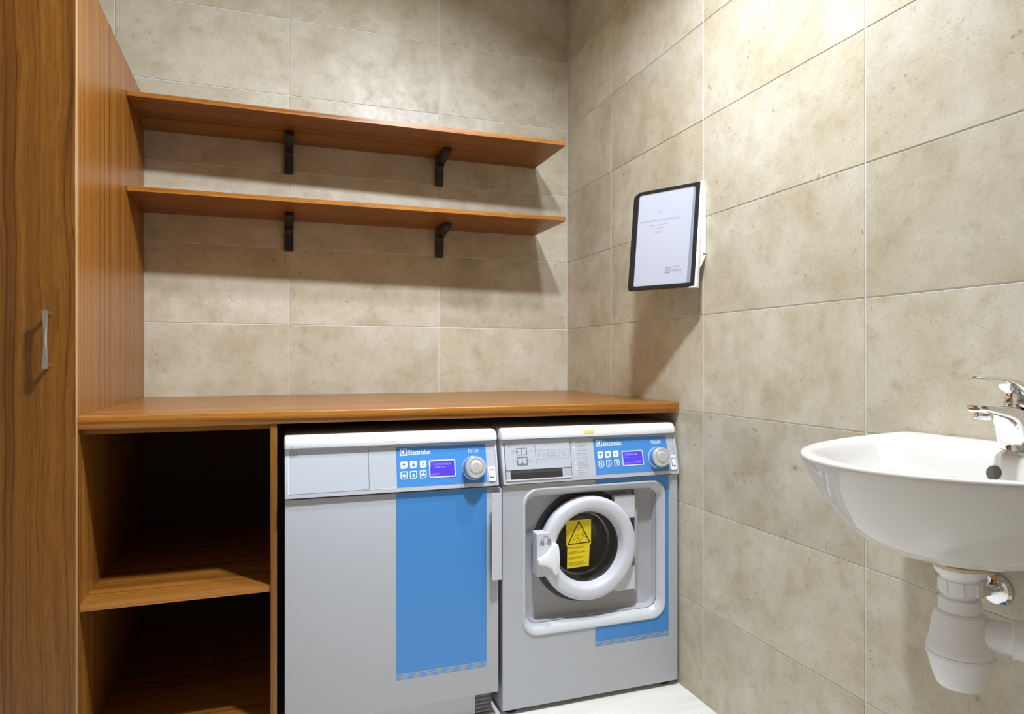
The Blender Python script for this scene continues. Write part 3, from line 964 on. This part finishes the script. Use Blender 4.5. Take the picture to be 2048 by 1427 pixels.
# lever: concave triangular grip, nub at the left
lv = []
def qb(p0, p1, p2, n=7):
    return [((1 - t) ** 2 * p0[0] + 2 * t * (1 - t) * p1[0] + t * t * p2[0], (1 - t) ** 2 * p0[1] + 2 * t * (1 - t) * p1[1] + t * t * p2[1]) for t in [i / n for i in range(n)]]
A_, B_, C_, D_, E_ = (-.5030, .4440), (-.5030, .4610), (-.4540, .5030), (-.4400, .4985), (-.4400, .4110)
lv = qb(A_, (-.5050, .4525), B_, 4) + qb(B_, (-.4690, .4690), C_) + qb(C_, (-.4455, .5060), D_, 4) + qb(D_, (-.4300, .4550), E_) + qb(E_, (-.4470, .4060), (-.4520, .4120), 4) + qb((-.4520, .4120), (-.4600, .4380), A_)
prism('lever', lv, lambda u, v, d: Vector((u, FRONT - d, v)), .0056, .0270, M['lid'], ring, bevel=.0035, smooth=True)
for (za, zb) in ((.5500, .6235), (.3230, .3980)):
    prism('hinge_cover', rrect(-.2300, -.1580, za, zb, (.002, .005, .005, .002), 4), on_front, -.040, -.014, M['door_plastic'], ring, bevel=.0025)
box('hinge_plate', -.1500, -.1360, FRONT + .034, FRONT + .0518, .305, .640, M['recess'], wash, .004, 2)
# warning sticker on the pane
PY = FRONT + .0205
st_mp = lambda u, v, d: Vector((u, PY - d, v))
stick = prism('warning_sticker', [(-.3945, .4790), (-.3110, .4785), (-.3105, .5565), (-.3955, .5570)], st_mp, .0000, .0006, M['yellow'], ring)
stick2 = prism('instruction_sticker', [(-.3925, .4095), (-.3185, .4115), (-.3150, .4782), (-.3915, .4787)], st_mp, .0000, .0005, M['yellow'], ring)
T0, T1, T2 = (-.3890, .4835), (-.3150, .4855), (-.3525, .5525)
prisms('warning_triangle', [bar(*T0, *T1, .0034), bar(*T1, *T2, .0034), bar(*T2, *T0, .0034)], st_mp, .0006, .0008, M['ink'], stick)
prisms('warning_figure', [bar(-.3600 + .0062 * math.cos(i * .7), .5075 + .0062 * math.sin(i * .7), -.3600 + .0062 * math.cos(i * .7 + .7), .5075 + .0062 * math.sin(i * .7 + .7), .0007) for i in range(8)] + [bar(-.3560 + .0035 * math.cos(i), .5050 + .0035 * math.sin(i), -.3560 + .0035 * math.cos(i + 1), .5050 + .0035 * math.sin(i + 1), .0006) for i in range(6)] + [bar(-.3600, .5010, -.3480, .4950, .0009), bar(-.3480, .4950, -.3380, .5030, .0009), bar(-.3500, .4880, -.3480, .4950, .0009),
                          bar(-.3380, .5030, -.3370, .5160, .0009), bar(-.3370, .5160, -.3480, .5120, .0009), bar(-.3560, .5270, -.3490, .5300, .0007), bar(-.3570, .5240, -.3500, .5260, .0007),
                          bar(-.3720, .4960, -.3680, .4985, .0022), bar(-.3620, .4895, -.3580, .4920, .0022), bar(-.3420, .5065, -.3380, .5090, .0022), bar(-.3310, .5025, -.3270, .5050, .0022)],
       st_mp, .0006, .0008, M['ink'], stick)
lines = []
rnd = random.Random(3)
for (zt, cnt) in ((.4735, 2), (.4595, 3), (.4430, 3), (.4270, 4)):
    for k in range(cnt):
        z = zt - k * .0032
        lines.append(bar(-.3880, z, -.3880 + rnd.uniform(.048, .066) * (.35 if k == 2 and cnt == 3 else 1), z + .0006, .0010))
prisms('instruction_lines', lines, st_mp, .0005, .0007, M['sticker_ink'], stick2)

# blue field on the front sheet, broken by the door surround
def stripe(name, outline):
    prism(name, outline, on_front, .0001, .0004, M['blue'], front_sheet)
SX0, SX1 = -.3060, -.0434
top_pts = [(a, b) for a, _, b in outer if b >= OZ1 - .0505 and a > -.2][::1]
arc_t = sorted([p for p in top_pts], key=lambda p: p[0])
stripe('blue_field', [(SX0, .6815), (SX0, OZ1 + .0004)] + [(a + .0004, b + .0004) for a, b in arc_t] + [(OX1 + .0004, .45), (SX1, .45), (SX1, .6815)])
low = sorted([(a, b) for a, _, b in outer if b <= OZ0 + .0505 and a > -.2], key=lambda p: -p[0])
stripe('blue_field', [(SX1, .1795), (SX1, .45), (OX1 + .0004, .45)] + [(a + .0004, b - .0004) for a, b in low] + [(SX0, OZ0 - .0004), (SX0, .1795)])
for zz in (.1758, .1710, .1662):
    flat('stripe_line', SX0, SX1, zz - .0010, zz + .0010, on_front, .0001, .0004, M['blue'], front_sheet)

lid_w = lid_piece(WX0 - .0005, WX1 - .001, wash)
nt = flat('yellow_note', -.3420, -.3070, .8270, .8360, lid_mp, .0001, .0006, M['pale_yellow'], lid_w)
prisms('note_mark', [bar(-.3210, .8345, -.3110, .8350, .0006)], lid_mp, .0006, .0008, M['ink_soft'], nt)
wf = fascia_block(WX0 + .0005, WX1 + .0010, wash)
flat('foil', -.3860, -.0185, .6965, .8115, on_fascia, .0001, .0003, M['inset'], wf)
prisms('panel_joint', [bar(-.0190, .697, -.0190, .811, .0008), bar(-.3858, .8110, -.0190, .8110, .0010), bar(-.3868, .698, -.3868, .8120, .0014)], on_fascia, .0003, .0005, M['grey_print'], wf)
flat('blue_field', -.3062, -.0440, .6975, .8080, on_fascia, .0003, .0004, M['blue'], wf)
emblem(-.2955, .7832, .0200, on_fascia, .0004, M['white'], M['blue'], wf)
text('maker_lettering', 'Electrolux', -.2715, -.2075, .7845, .7982, on_fascia, .0006, M['white'], wf, .012)
text('model_lettering', 'W555H', -.1015, -.0655, .7835, .7955, on_fascia, .0006, M['white'], wf, .012)
program_buttons([(-.2950, -.2758, .7468, .7674, 'solid', 'tree'), (-.2689, -.2497, .7470, .7677, 'solid', 'shirt'), (-.2408, -.2216, .7472, .7680, 'solid', 'run'),
                 (-.2940, -.2762, .7195, .7400, 'line', '1'), (-.2678, -.2500, .7197, .7402, 'line', '2'), (-.2398, -.2220, .7199, .7404, 'line', '3')], wf)
dw = display(-.2075, -.1385, .7230, .7625, [('НОРМАЛ.40', .10, .74, .70, .88), ('52МИН.', .56, .94, .12, .27)], wf)
prisms('screen_line', [bar(-.2045, .7460, -.1830, .7460, .0028), bar(-.2045, .7285, -.1735, .7285, .0028)], on_fascia, .0019, .0021, M['screen_dim'], dw)
knob(-.0830, .7395, wf)
power_switch(-.0385, -.0180, .6995, .7440, wf)
# list of numerals and lines beside the drawer
list_z = [.7905, .7860, .7785, .7735, .7645, .7600, .7545, .7495, .7425, .7360, .7300, .7235, .7150, .7085, .7030]
prisms('program_lines', [bar(-.3640, z, -.3290, z + .0004, .0009) for z in list_z], on_fascia, .0005, .0007, M['list_print'], wf)
prisms('program_mark', [circle(-.3725, .7980, .0032, 12), bar(-.3750, .7830, -.3695, .7830, .0022), bar(-.3722, .7785, -.3722, .7830, .0022)], on_fascia, .0005, .0007, M['white'], wf)
prisms('program_mark', [bar(-.3718, .7640, -.3718, .7690, .0020), bar(-.3718, .7530, -.3718, .7585, .0018)], on_fascia, .0005, .0007, M['white'], wf)
for (s_, z) in (('2', .7395), ('3', .7230)):
    text('numeral', s_, -.3738, -.3694, z - .0042, z + .0042, on_fascia, .0006, M['white'], wf, .01)
# detergent drawer: flat face over a finger slot
drawer = prism('detergent_drawer', rrect(-.5985, -.3868, .7262, .8115, .0012, 2), on_fascia, -.004, .0022, M['inset'], wf, bevel=.0006)
prisms('drawer_gap', [bar(-.5998, .7000, -.5998, .8120, .0014), bar(-.3858, .7260, -.3858, .8120, .0012)], on_fascia, .0002, .0006, M['ink'], wf)
slot = prism('finger_slot', rrect(-.6000, -.3885, .6985, .7258, (.004, .004, .001, .001), 3), on_fascia, .0002, .0004, M['recess'], wf)
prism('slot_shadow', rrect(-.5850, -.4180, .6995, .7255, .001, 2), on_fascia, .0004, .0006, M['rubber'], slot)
v = [on_fascia(-.5850, .7000, .0007), on_fascia(-.4180, .7000, .0007), on_fascia(-.4180, .7165, .0007), on_fascia(-.5850, .7165, .0007)]
mesh('slot_floor', v, [(0, 1, 2, 3)], M['black_soft'], slot)
prism('slot_lip', rrect(-.6005, -.3880, .6955, .6992, .0015, 3), on_fascia, .0002, .0032, M['fascia'], wf, bevel=.0008)
dm = lambda u, v, d: on_fascia(u, v, .0022 + d)
U0, U1, UM = -.5632, -.5288, -.5460
low_cups = []
for (ca_, cb_) in ((U0 + .0030, UM - .0012), (UM + .0012, U1 - .0030)):
    m_, r_ = (ca_ + cb_) / 2, (cb_ - ca_) / 2
    low_cups.append([(ca_, .7600), (ca_, .7490)] + [(m_ + r_ * math.cos(PI + PI * i / 8), .7490 + r_ * .85 * math.sin(PI + PI * i / 8)) for i in range(1, 8)] + [(cb_, .7490), (cb_, .7600)])
comp = prisms('compartment_print', [[(U0, .7680), (U1, .7680), (U1, .7893), (U0, .7893)], [(U0, .7380), (U1, .7380), (U1, .7640), (U0, .7640)]], dm, 0, .0002, M['grey_print'], drawer)
prisms('compartment_field', [[(U0 + .0026, .7702), (UM - .0012, .7702), (UM - .0012, .7871), (U0 + .0026, .7871)], [(UM + .0012, .7702), (U1 - .0026, .7702), (U1 - .0026, .7871), (UM + .0012, .7871)]] + low_cups, dm, .0002, .0003, M['inset'], comp)
dots = [(-.5580, .7785), (-.5335, .7790), (-.5570, .7520), (-.5335, .7525)]
prisms('compartment_dots', [circle(x_, z_, .0017, 10) for x_, z_ in dots] + [bar(-.5660, .7785, -.5580, .7785, .0008), bar(-.5335, .7790, -.5225, .7790, .0008), bar(-.5670, .7520, -.5570, .7520, .0008), bar(-.5335, .7525, -.5245, .7525, .0008)],
       dm, .0003, .0004, M['grey_print'], comp)
prisms('symbol_print', [bar(-.5650, .7950, -.5270, .7958, .0008), bar(-.5650, .7925, -.5650, .7950, .0008), bar(-.5270, .7930, -.5270, .7958, .0008)] +
       [bar(-.5741 + .0052 * math.cos(a_), .7790 + .0052 * math.sin(a_), -.5741 + .0052 * math.cos(a_ + .63), .7790 + .0052 * math.sin(a_ + .63), .0009) for a_ in [i * PI / 5 for i in range(10)]] +
       [bar(-.5785, .7790, -.5697, .7790, .0008), bar(-.5741, .7746, -.5741, .7834, .0008), bar(-.5741, .7485, -.5741, .7545, .0010), bar(-.5200, .7490, -.5200, .7550, .0009), bar(-.5178, .7490, -.5178, .7550, .0009),
        bar(-.5215, .7765, -.5195, .7825, .0008), bar(-.5195, .7825, -.5140, .7815, .0008), bar(-.5140, .7815, -.5130, .7775, .0008), bar(-.5130, .7775, -.5170, .7765, .0008)] +
       [bar(-.5800, .7450, -.5780, .7470, .0006), bar(-.5690, .7450, -.5680, .7580, .0006), bar(-.5235, .7460, -.5150, .7450, .0006), bar(-.5135, .7460, -.5130, .7570, .0006)], dm, 0, .0002, M['lightgrey_print'], drawer)
prisms('divider_line', [bar(-.5022, .7425, -.5022, .7972, .0013)], dm, 0, .0002, M['grey_print'], drawer)
pict = []
for (x_, w_) in ((-.4968, .0335), (-.4610, .0335), (-.4245, .0300)):
    pict += frame_bars(x_, x_ + w_, .7530, .7805, .0007)
pict += [bar(-.4940, .7640 + .0028 * i, -.4880, .7640 + .0028 * i, .0012) for i in range(4)] + [bar(-.4850, .7630, -.4830, .7740, .0009), bar(-.4830, .7740, -.4770, .7745, .0009), bar(-.4790, .7610, -.4740, .7700, .0010), bar(-.4740, .7700, -.4690, .7640, .0010), bar(-.4760, .7575, -.4740, .7600, .0010)]
pict += frame_bars(-.4585, -.4535, .7715, .7765, .0008) + frame_bars(-.4585, -.4535, .7620, .7670, .0008) + [bar(-.4505, .7760, -.4340, .7760, .0010), bar(-.4505, .7722, -.4340, .7722, .0010), bar(-.4505, .7665, -.4340, .7665, .0010), bar(-.4505, .7627, -.4340, .7627, .0010), bar(-.4505, .7532, -.4505, .7590, .0007), bar(-.4610, .7590, -.4275, .7590, .0007)]
pict += [bar(-.4135, .7600, -.4125, .7730, .0010), bar(-.4125, .7730, -.4085, .7745, .0010), bar(-.4085, .7745, -.4070, .7640, .0010), bar(-.4100, .7620, -.4095, .7710, .0009), bar(-.4070, .7640, -.4035, .7570, .0010), bar(-.4150, .7660, -.4165, .7700, .0008)]
prisms('picture_print', pict, dm, 0, .0002, M['lightgrey_print'], drawer)
prisms('manual_mark', frame_bars(-.5895, -.5740, .7930, .8050, .0008) + [bar(-.5818, .7955, -.5818, .8050, .0008), bar(-.5895, .7955, -.5740, .7955, .0007)], dm, 0, .0002, M['lightgrey_print'], drawer)
for x in (WX0 + .035, WX1 - .035):
    for y in (-.865, -.36):
        lathe('foot', (x, y, 0), (0, 0, 1), [(.020, 0), (.020, .009), (.012, .011), (.012, .0175)], M['black'], wash, 18)

# loose cable end hanging under the worktop by the wall
cable = tube('cable_end', [(-.060, -.868, .8822), (-.050, -.872, .8800), (-.042, -.876, .8760), (-.038, -.878, .8700), (-.037, -.878, .8660)], .0016, M['black'], None, 8)
tag(cable, 'short black cable end under the worktop beside the tiled wall', 'cable')

# ------------------------------------------------------------------ display holder on the right wall
hold = thing('document_holder', 'black framed document holder on a white wall bracket', 'document holder', (0, -1.03, 1.28))
TR, TL, BL, BR = Vector((-.0125, -1.031, 1.601)), Vector((-.1318, -.830, 1.598)), Vector((-.1600, -.832, 1.2835)), Vector((-.0480, -1.050, 1.279))
DD_ = Vector((-.1157, .2095, .0006))
TL, BL = TR + DD_, BR + DD_
HU = ((TL - TR) + (BL - BR)).normalized()      # from the hinge outwards
HV = ((TR - BR) + (TL - BL))
HV = (HV - HU * HV.dot(HU)).normalized()
HNn = HU.cross(HV).normalized()
if HNn.dot(Vector((-1.2366, -2.7733, 1.054)) - TR) < 0:
    HNn = -HNn
def hmap(u, v, d):
    """u 0..1 from hinge outwards, v 0..1 up, d in metres towards the viewer."""
    p = (BR * (1 - u) + BL * u) * (1 - v) + (TR * (1 - u) + TL * u) * v
    return p + HNn * d
PW, PH = .243, .322
def mm(u, v, d):        # metres
    return hmap(u / PW, v / PH, d)
def frame_loop(name, x0, x1, z0, z1, r, w, d0, d1, mat, parent):
    a = rrect(x0, x1, z0, z1, r, 4)
    b = rrect(x0 + w[0], x1 - w[1], z0 + w[2], z1 - w[3], tuple(max(q - .004, .001) for q in r), 4)
    n = len(a)
    vs = [mm(*p, d0) for p in a] + [mm(*p, d0) for p in b] + [mm(*p, d1) for p in a] + [mm(*p, d1) for p in b]
    f = []
    for i in range(n):
        j = (i + 1) % n
        f += [(i, j, n + j, n + i), (2 * n + i, 3 * n + i, 3 * n + j, 2 * n + j), (i, 2 * n + i, 2 * n + j, j), (n + i, n + j, 3 * n + j, 3 * n + i)]
    return mesh(name, vs, f, mat, parent, bevel=.0006, seg=1)
for k in range(4):
    ext = .0066 * k
    d = -.0050 * k
    s = frame_loop('sleeve_frame', .002, PW - .0145 + ext, 0, PH, (.002, .012, .014, .002), (.0135, .0095, .0105, .0085), d - .0042, d, M['black'], hold)
    if k == 0:
        front_s = s
pg = prism('paper_sheet', [(.030, .0085), (PW - .0185, .0085), (PW - .0185, PH - .010), (.024, PH - .008)], mm, -.0042, -.0034, M['paper'], hold)
mesh('clear_cover', [mm(.008, .008, -.0018), mm(PW - .018, .008, -.0018), mm(PW - .018, PH - .007, -.0018), mm(.008, PH - .007, -.0018)], [(0, 1, 2, 3)], M['sleeve'], front_s)
prism('page_margin', [(.012, .0085), (.0305, .0085), (.0245, PH - .008), (.012, PH - .008)], mm, -.0048, -.0043, M['lightgrey_print'], hold)
# writing runs from the outer edge towards the hinge as the viewer reads it
tm = lambda u, v, d: mm(PW - .0185 - u, v, d - .0034)
text('sheet_writing', 'Руководство по эксплуатации', .014, .160, .2165, .2245, tm, .0004, M['ink_faint'], pg, .004)
prisms('sheet_lines', [bar(.052, .2062, .117, .2066, .0026), bar(.062, .1948, .078, .1949, .0026), bar(.083, .1950, .103, .1952, .0026), bar(.071, .1836, .094, .1838, .0024), bar(.1445, .0668, .1700, .0672, .0018)], tm, .0002, .0004, M['ink_pale'], pg)
emblem(.1175, .0470, .0180, tm, .0002, M['ink_soft'], M['paper'], pg)
text('sheet_writing', 'Electrolux', .1390, .1760, .0500, .0605, tm, .0006, M['ink_faint'], pg, .004)
prisms('sheet_symbol', [bar(.0885 + .0045 * math.cos(a), .2455 + .0045 * math.sin(a), .0885 + .0045 * math.cos(a + .7), .2455 + .0045 * math.sin(a + .7), .0009) for a in [i * .7 for i in range(9)]], tm, .0002, .0004, M['ink_faint'], pg)
prisms('sheet_line', [bar(.168, .0400, .186, .0395, .0016)], tm, .0002, .0004, M['ink_faint'], pg)
# white rail along the hinge and the wedge that carries it on the wall
def holder_mount():
    e = HV
    r = prism('hinge_rail', [(-.0060, -.004), (.0015, -.004), (.0015, PH + .003), (-.0060, PH + .003)], mm, -.016, -.0008, M['lid'], hold, bevel=.0008)
    prism('rail_cap', [(-.006, -.0055), (.026, -.0035), (.008, -.0004), (-.006, -.0004)], mm, -.016, -.002, M['lid'], r)
    # wedge: side plate in the X-Z plane
    pr2 = [(-.001, 1.568), (-.014, 1.568), (-.042, 1.315), (-.034, 1.318), (-.016, 1.342), (-.001, 1.372)]
    w = prism('wall_wedge', pr2, lambda u, v, d: Vector((u, d, v)), -1.041, -1.005, M['lid'], hold, bevel=.0008)
    prism('screw_slot', [(-.001, 1.375), (-.012, 1.375), (-.012, 1.379), (-.001, 1.379)], lambda u, v, d: Vector((u, -1.041 - d, v)), .0001, .0006, M['grey_print'], w)
holder_mount()

# ------------------------------------------------------------------ wash basin on the right wall
BY = -1.987
def plan(s, front, half, xb, n=64, x0=-.10):
    """D-shaped plan: straight sides at the wall, elliptical front. s scales about (x0-ish)."""
    out = []
    return out
def basin_ring(a, b, xb, xc, z, zback=None, n=64):
    """a: reach of the front ellipse beyond xc, b: half width, xb: back line; z front height, zback at the wall."""
    pts = []
    k = n // 8
    # start at back-left corner (towards +Y), run along the side, round the front, back along the other side, then along the wall
    for i in range(k):
        pts.append((xb + (xc - xb) * i / k, BY + b * (0.93 + 0.07 * (i / k) ** .5) if xb > xc else BY + b))
    m = n // 2
    for i in range(m):
        t = PI * i / m
        pts.append((xc - a * math.sin(t), BY + b * math.cos(t)))
    for i in range(k):
        q = 1 - i / k
        pts.append((xc + (xb - xc) * i / k, BY - b * (0.93 + 0.07 * q ** .5)))
    m2 = n - len(pts)
    for i in range(m2):
        t = i / m2
        pts.append((xb, BY - b * .93 + 2 * b * .93 * t))
    zb_ = z if zback is None else zback
    out = []
    for (x, y) in pts:
        w = min(1.0, max(0.0, (x + .30) / .30))
        out.append((x, y, z + (zb_ - z) * w * w))
    return out
basin = thing('wash_basin', 'white ceramic wall basin on the beige tiled wall', 'wash basin', (-.2, BY, .74))
R = []
# outside, from the foot up
def pull(a, b, xb, xc, z):
    return basin_ring(a, b, xb, xc, z)
R.append(basin_ring(.030, .036, -.160, -.2030, .7300))
R.append(basin_ring(.048, .052, -.145, -.2030, .7330))
R.append(basin_ring(.095, .095, -.110, -.1950, .7400))
R.append(basin_ring(.150, .140, -.075, -.1800, .7520))
R.append(basin_ring(.200, .176, -.040, -.1600, .7730))
R.append(basin_ring(.248, .211, -.012, -.1350, .8040))
R.append(basin_ring(.287, .238, -.002, -.1180, .8350))
R.append(basin_ring(.316, .256, -.002, -.1060, .8640, .867))
R.append(basin_ring(.330, .2665, -.002, -.1010, .8840, .893))
R.append(basin_ring(.3325, .2680, -.002, -.1000, .8900, .902))
R.append(basin_ring(.3315, .2672, -.002, -.1000, .8938, .9065))
R.append(basin_ring(.3280, .2645, -.003, -.1000, .8955, .9080))
# rim across to the bowl
R.append(basin_ring(.3120, .2510, -.060, -.1020, .8958, .9050))
R.append(basin_ring(.3050, .2440, -.092, -.1040, .8945, .9000))
R.append(basin_ring(.2990, .2380, -.100, -.1060, .8900, .8935))
R.append(basin_ring(.2880, .2280, -.106, -.1100, .8740, .8760))
R.append(basin_ring(.2640, .2100, -.114, -.1190, .8400))
R.append(basin_ring(.2200, .1750, -.126, -.1350, .8000))
R.append(basin_ring(.1500, .1250, -.142, -.1600, .7700))
R.append(basin_ring(.0700, .0620, -.168, -.1850, .7570))
R.append(basin_ring(.0220, .0210, -.190, -.2030, .7540))
bowl = loft('bowl', R, M['ceramic'], basin, True, True, 1.4)
ss = bowl.modifiers.new('smooth', 'SUBSURF')
ss.levels = 1
ss.render_levels = 1
lathe('overflow_hole', (-.1085, -1.9870, .8655), (-1, 0, .22), [(.0122, -.006), (.0122, .0012), (.0112, .0014)], M['hole'], basin, 32, False, True)
lathe('drain_flange', (-.203, BY, .7545), (0, 0, 1), [(.031, 0), (.031, .002), (.026, .003), (.022, -.001), (.0005, -.002)], M['chrome'], basin, 28)

# ------------------------------------------------------------------ mixer tap
tap = thing('mixer_tap', 'chrome single-lever mixer tap standing on the white basin', 'tap', (-.044, BY, .898))
TX = -.0440
lathe('body', (TX, BY, .8960), (0, 0, 1), [(.0285, 0), (.0285, .003), (.0265, .005), (.0255, .020), (.0250, .045), (.0245, .066), (.0240, .076), (.020, .0775), (.001, .078)], M['chrome'], tap, 40, sharp=0.5)
def spout():
    rings = []
    st = [(-.040, .8955, .0250, 0, .9690), (-.070, .8955, .0254, 0, .9715), (-.0790, .8975, .0250, 0, .9722), (-.0835, .9120, .0242, 0, .9728), (-.0880, .9300, .0232, 0, .9733),
          (-.0950, .9440, .0222, 0, .9740), (-.1060, .9510, .0210, 0, .9750), (-.1210, .9555, .0196, 0, .9762), (-.1400, .9600, .0184, 0, .9772), (-.1560, .9640, .0174, 0, .9779), (-.1640, .9665, .0152, 0, .9778), (-.1668, .9690, .0112, 0, .9765)]
    for (x, zl, hw, _, zt) in st:
        ring_ = []
        h = zt - zl
        for i in range(20):
            a = 2 * PI * i / 20
            c, s_ = math.cos(a), math.sin(a)
            ring_.append((x + .0125, BY + hw * math.copysign(abs(c) ** .55, c), .0025 + (zl + zt) / 2 + h / 2 * math.copysign(abs(s_) ** .45, s_)))
        rings.append(ring_)
    sp = loft('spout', rings, M['chrome'], tap, True, True, 0.7)
    lathe('aerator', (-.1325, BY, .9665), (-.10, 0, -1), [(.0135, 0), (.0135, .0105), (.0125, .0120), (.0105, .0120), (.0100, .0100), (.0005, .0100)], M['chrome'], sp, 28)
    lathe('aerator_mesh', (-.1325, BY, .9665), (-.10, 0, -1), [(.0098, .0098), (.0098, .0106), (.0005, .0106)], M['steel'], sp, 20)
spout()
lathe('cartridge_dome', (TX, BY, .9750), (0, 0, 1), [(.0235, 0), (.0245, .003), (.0245, .006), (.0228, .009), (.0224, .020), (.0235, .027), (.0225, .033), (.012, .037), (.001, .038)], M['chrome'], tap, 36, sharp=0.5)
def lever():
    st = [(-.022, 1.0030, .0150, .010), (-.032, 1.0090, .0225, .022), (-.045, 1.0135, .0250, .030), (-.060, 1.0175, .0252, .032), (-.074, 1.0200, .0240, .028), (-.084, 1.0213, .0222, .020), (-.094, 1.0222, .0200, .0130), (-.108, 1.0230, .0178, .0080), (-.126, 1.0235, .0154, .0052), (-.148, 1.0238, .0130, .0038), (-.158, 1.0240, .0105, .0034), (-.1625, 1.0238, .0060, .0026)]
    rings = []
    for (x, zt, hw, th) in st:
        ring_ = []
        for i in range(20):
            a = 2 * PI * i / 20
            c, s_ = math.cos(a), math.sin(a)
            ring_.append((x + .0100, BY + hw * c, .0030 + zt - th / 2 + th / 2 * s_ - .0025 * abs(c) ** 2))
        rings.append(ring_)
    loft('lever', rings, M['chrome'], tap, True, True, 0.9)
lever()

# ------------------------------------------------------------------ bottle trap under the basin
TXX, TYY = -.2033, -1.9990
trap = thing('bottle_trap', 'white plastic bottle trap hanging under the wash basin', 'drain trap', (TXX, TYY, .525))
lathe('seal_ring', (TXX, TYY, .7225), (0, 0, 1), [(.037, 0), (.040, .003), (.040, .0055), (.036, .0065)], M['sealant'], trap, 40)
lathe('tail_flange', (TXX, TYY, .7020), (0, 0, 1), [(.0275, 0), (.0285, .006), (.033, .010), (.036, .015), (.0375, .0203)], M['pvc'], trap, 40)
lathe('tail_pipe', (TXX, TYY, .6600), (0, 0, 1), [(.0235, 0), (.0235, .044)], M['pvc'], trap, 32)
nut = lathe('upper_nut', (TXX, TYY, .6800), (0, 0, 1), [(.0262, 0), (.0290, .001), (.0290, .0220), (.0262, .023)], M['pvc'], trap, 40)
for i in range(8):
    a = 2 * PI * i / 8
    c, s_ = math.cos(a), math.sin(a)
    box_v = []
    for zz in (.6815, .7015):
        for (rr_, tt) in ((.0285, -.0022), (.0308, -.0016), (.0308, .0016), (.0285, .0022)):
            box_v.append((TXX + rr_ * c - tt * s_, TYY + rr_ * s_ + tt * c, zz))
    hexa('grip_rib', box_v, M['pvc'], nut, .0005)
lathe('lower_nut', (TXX, TYY, .6530), (0, 0, 1), [(.0275, -.003), (.0300, 0), (.0300, .012), (.0282, .0185), (.0262, .0195)], M['pvc'], trap, 40)
lathe('bottle', (TXX, TYY, .5880), (0, 0, 1), [(.0462, -.001), (.0470, .003), (.0455, .010), (.0430, .020), (.0380, .052), (.0350, .061), (.0300, .064)], M['pvc'], trap, 44)
lathe('cup', (TXX, TYY, .5240), (0, 0, 1), [(.001, .006), (.022, .0065), (.0305, .009), (.0345, .014), (.0405, .032), (.0445, .048), (.0457, .056), (.0475, .057), (.0475, .0625), (.0460, .0630)], M['pvc'], trap, 44, sharp=0.5)
pa = math.radians(53)
pd = Vector((math.cos(pa), -math.sin(pa), 0))
p0 = Vector((TXX, TYY, .6220))
lathe('outlet_stub', p0 + pd * .022, pd, [(.0255, 0), (.0245, .020), (.0240, .050)], M['pvc'], trap, 36)
lathe('outlet_nut', p0 + pd * .066, pd, [(.0262, 0), (.0298, .0012), (.0298, .0200), (.0262, .0225)], M['pvc'], trap, 36)
wp = p0 + pd * .190
tube('outlet_pipe', [p0 + pd * .07, p0 + pd * .13, p0 + pd * .19, p0 + pd * .215 + Vector((.012, 0, 0)), Vector((p0.x + pd.x * .215 + .05, p0.y + pd.y * .225, p0.z)), Vector((-.0012, p0.y + pd.y * .225, p0.z))],
     .0210, M['pvc'], trap, 28)

# ------------------------------------------------------------------ angle valve on the wall behind the trap
VY, VZ = -1.918, .637
valve = thing('angle_valve', 'small chrome angle valve on the wall behind the drain trap', 'valve', (0, VY, VZ))
lathe('rosette', (-.0012, VY, VZ), (-1, 0, 0), [(.0285, 0), (.0285, .0025), (.0250, .0075), (.0150, .0105), (.0110, .0110)], M['chrome'], valve, 36)
lathe('body', (-.0100, VY, VZ), (-1, 0, 0), [(.0095, 0), (.0095, .030), (.0110, .031), (.0110, .046), (.0085, .048), (.001, .048)], M['chrome'], valve, 24)
lathe('outlet', (-.0420, VY, VZ), (0, 0, 1), [(.0075, 0), (.0075, .018), (.0105, .019), (.0105, .032), (.0060, .034), (.0060, .060)], M['chrome'], valve, 6, sharp=0.4)
kn = lathe('handle', (-.0560, VY, VZ), (-1, 0, 0), [(.006, 0), (.013, .002), (.0135, .016), (.011, .0185), (.001, .019)], M['chrome'], valve, 10, sharp=0.4)
prism('cold_mark', rrect(-.0065, .0065, -.0035, .0035, .001, 2), lambda u, v, d: Vector((-.0072 - d, VY - .013 + u, VZ - .0185 + v)), 0, .002, M['blue_cap'], valve)
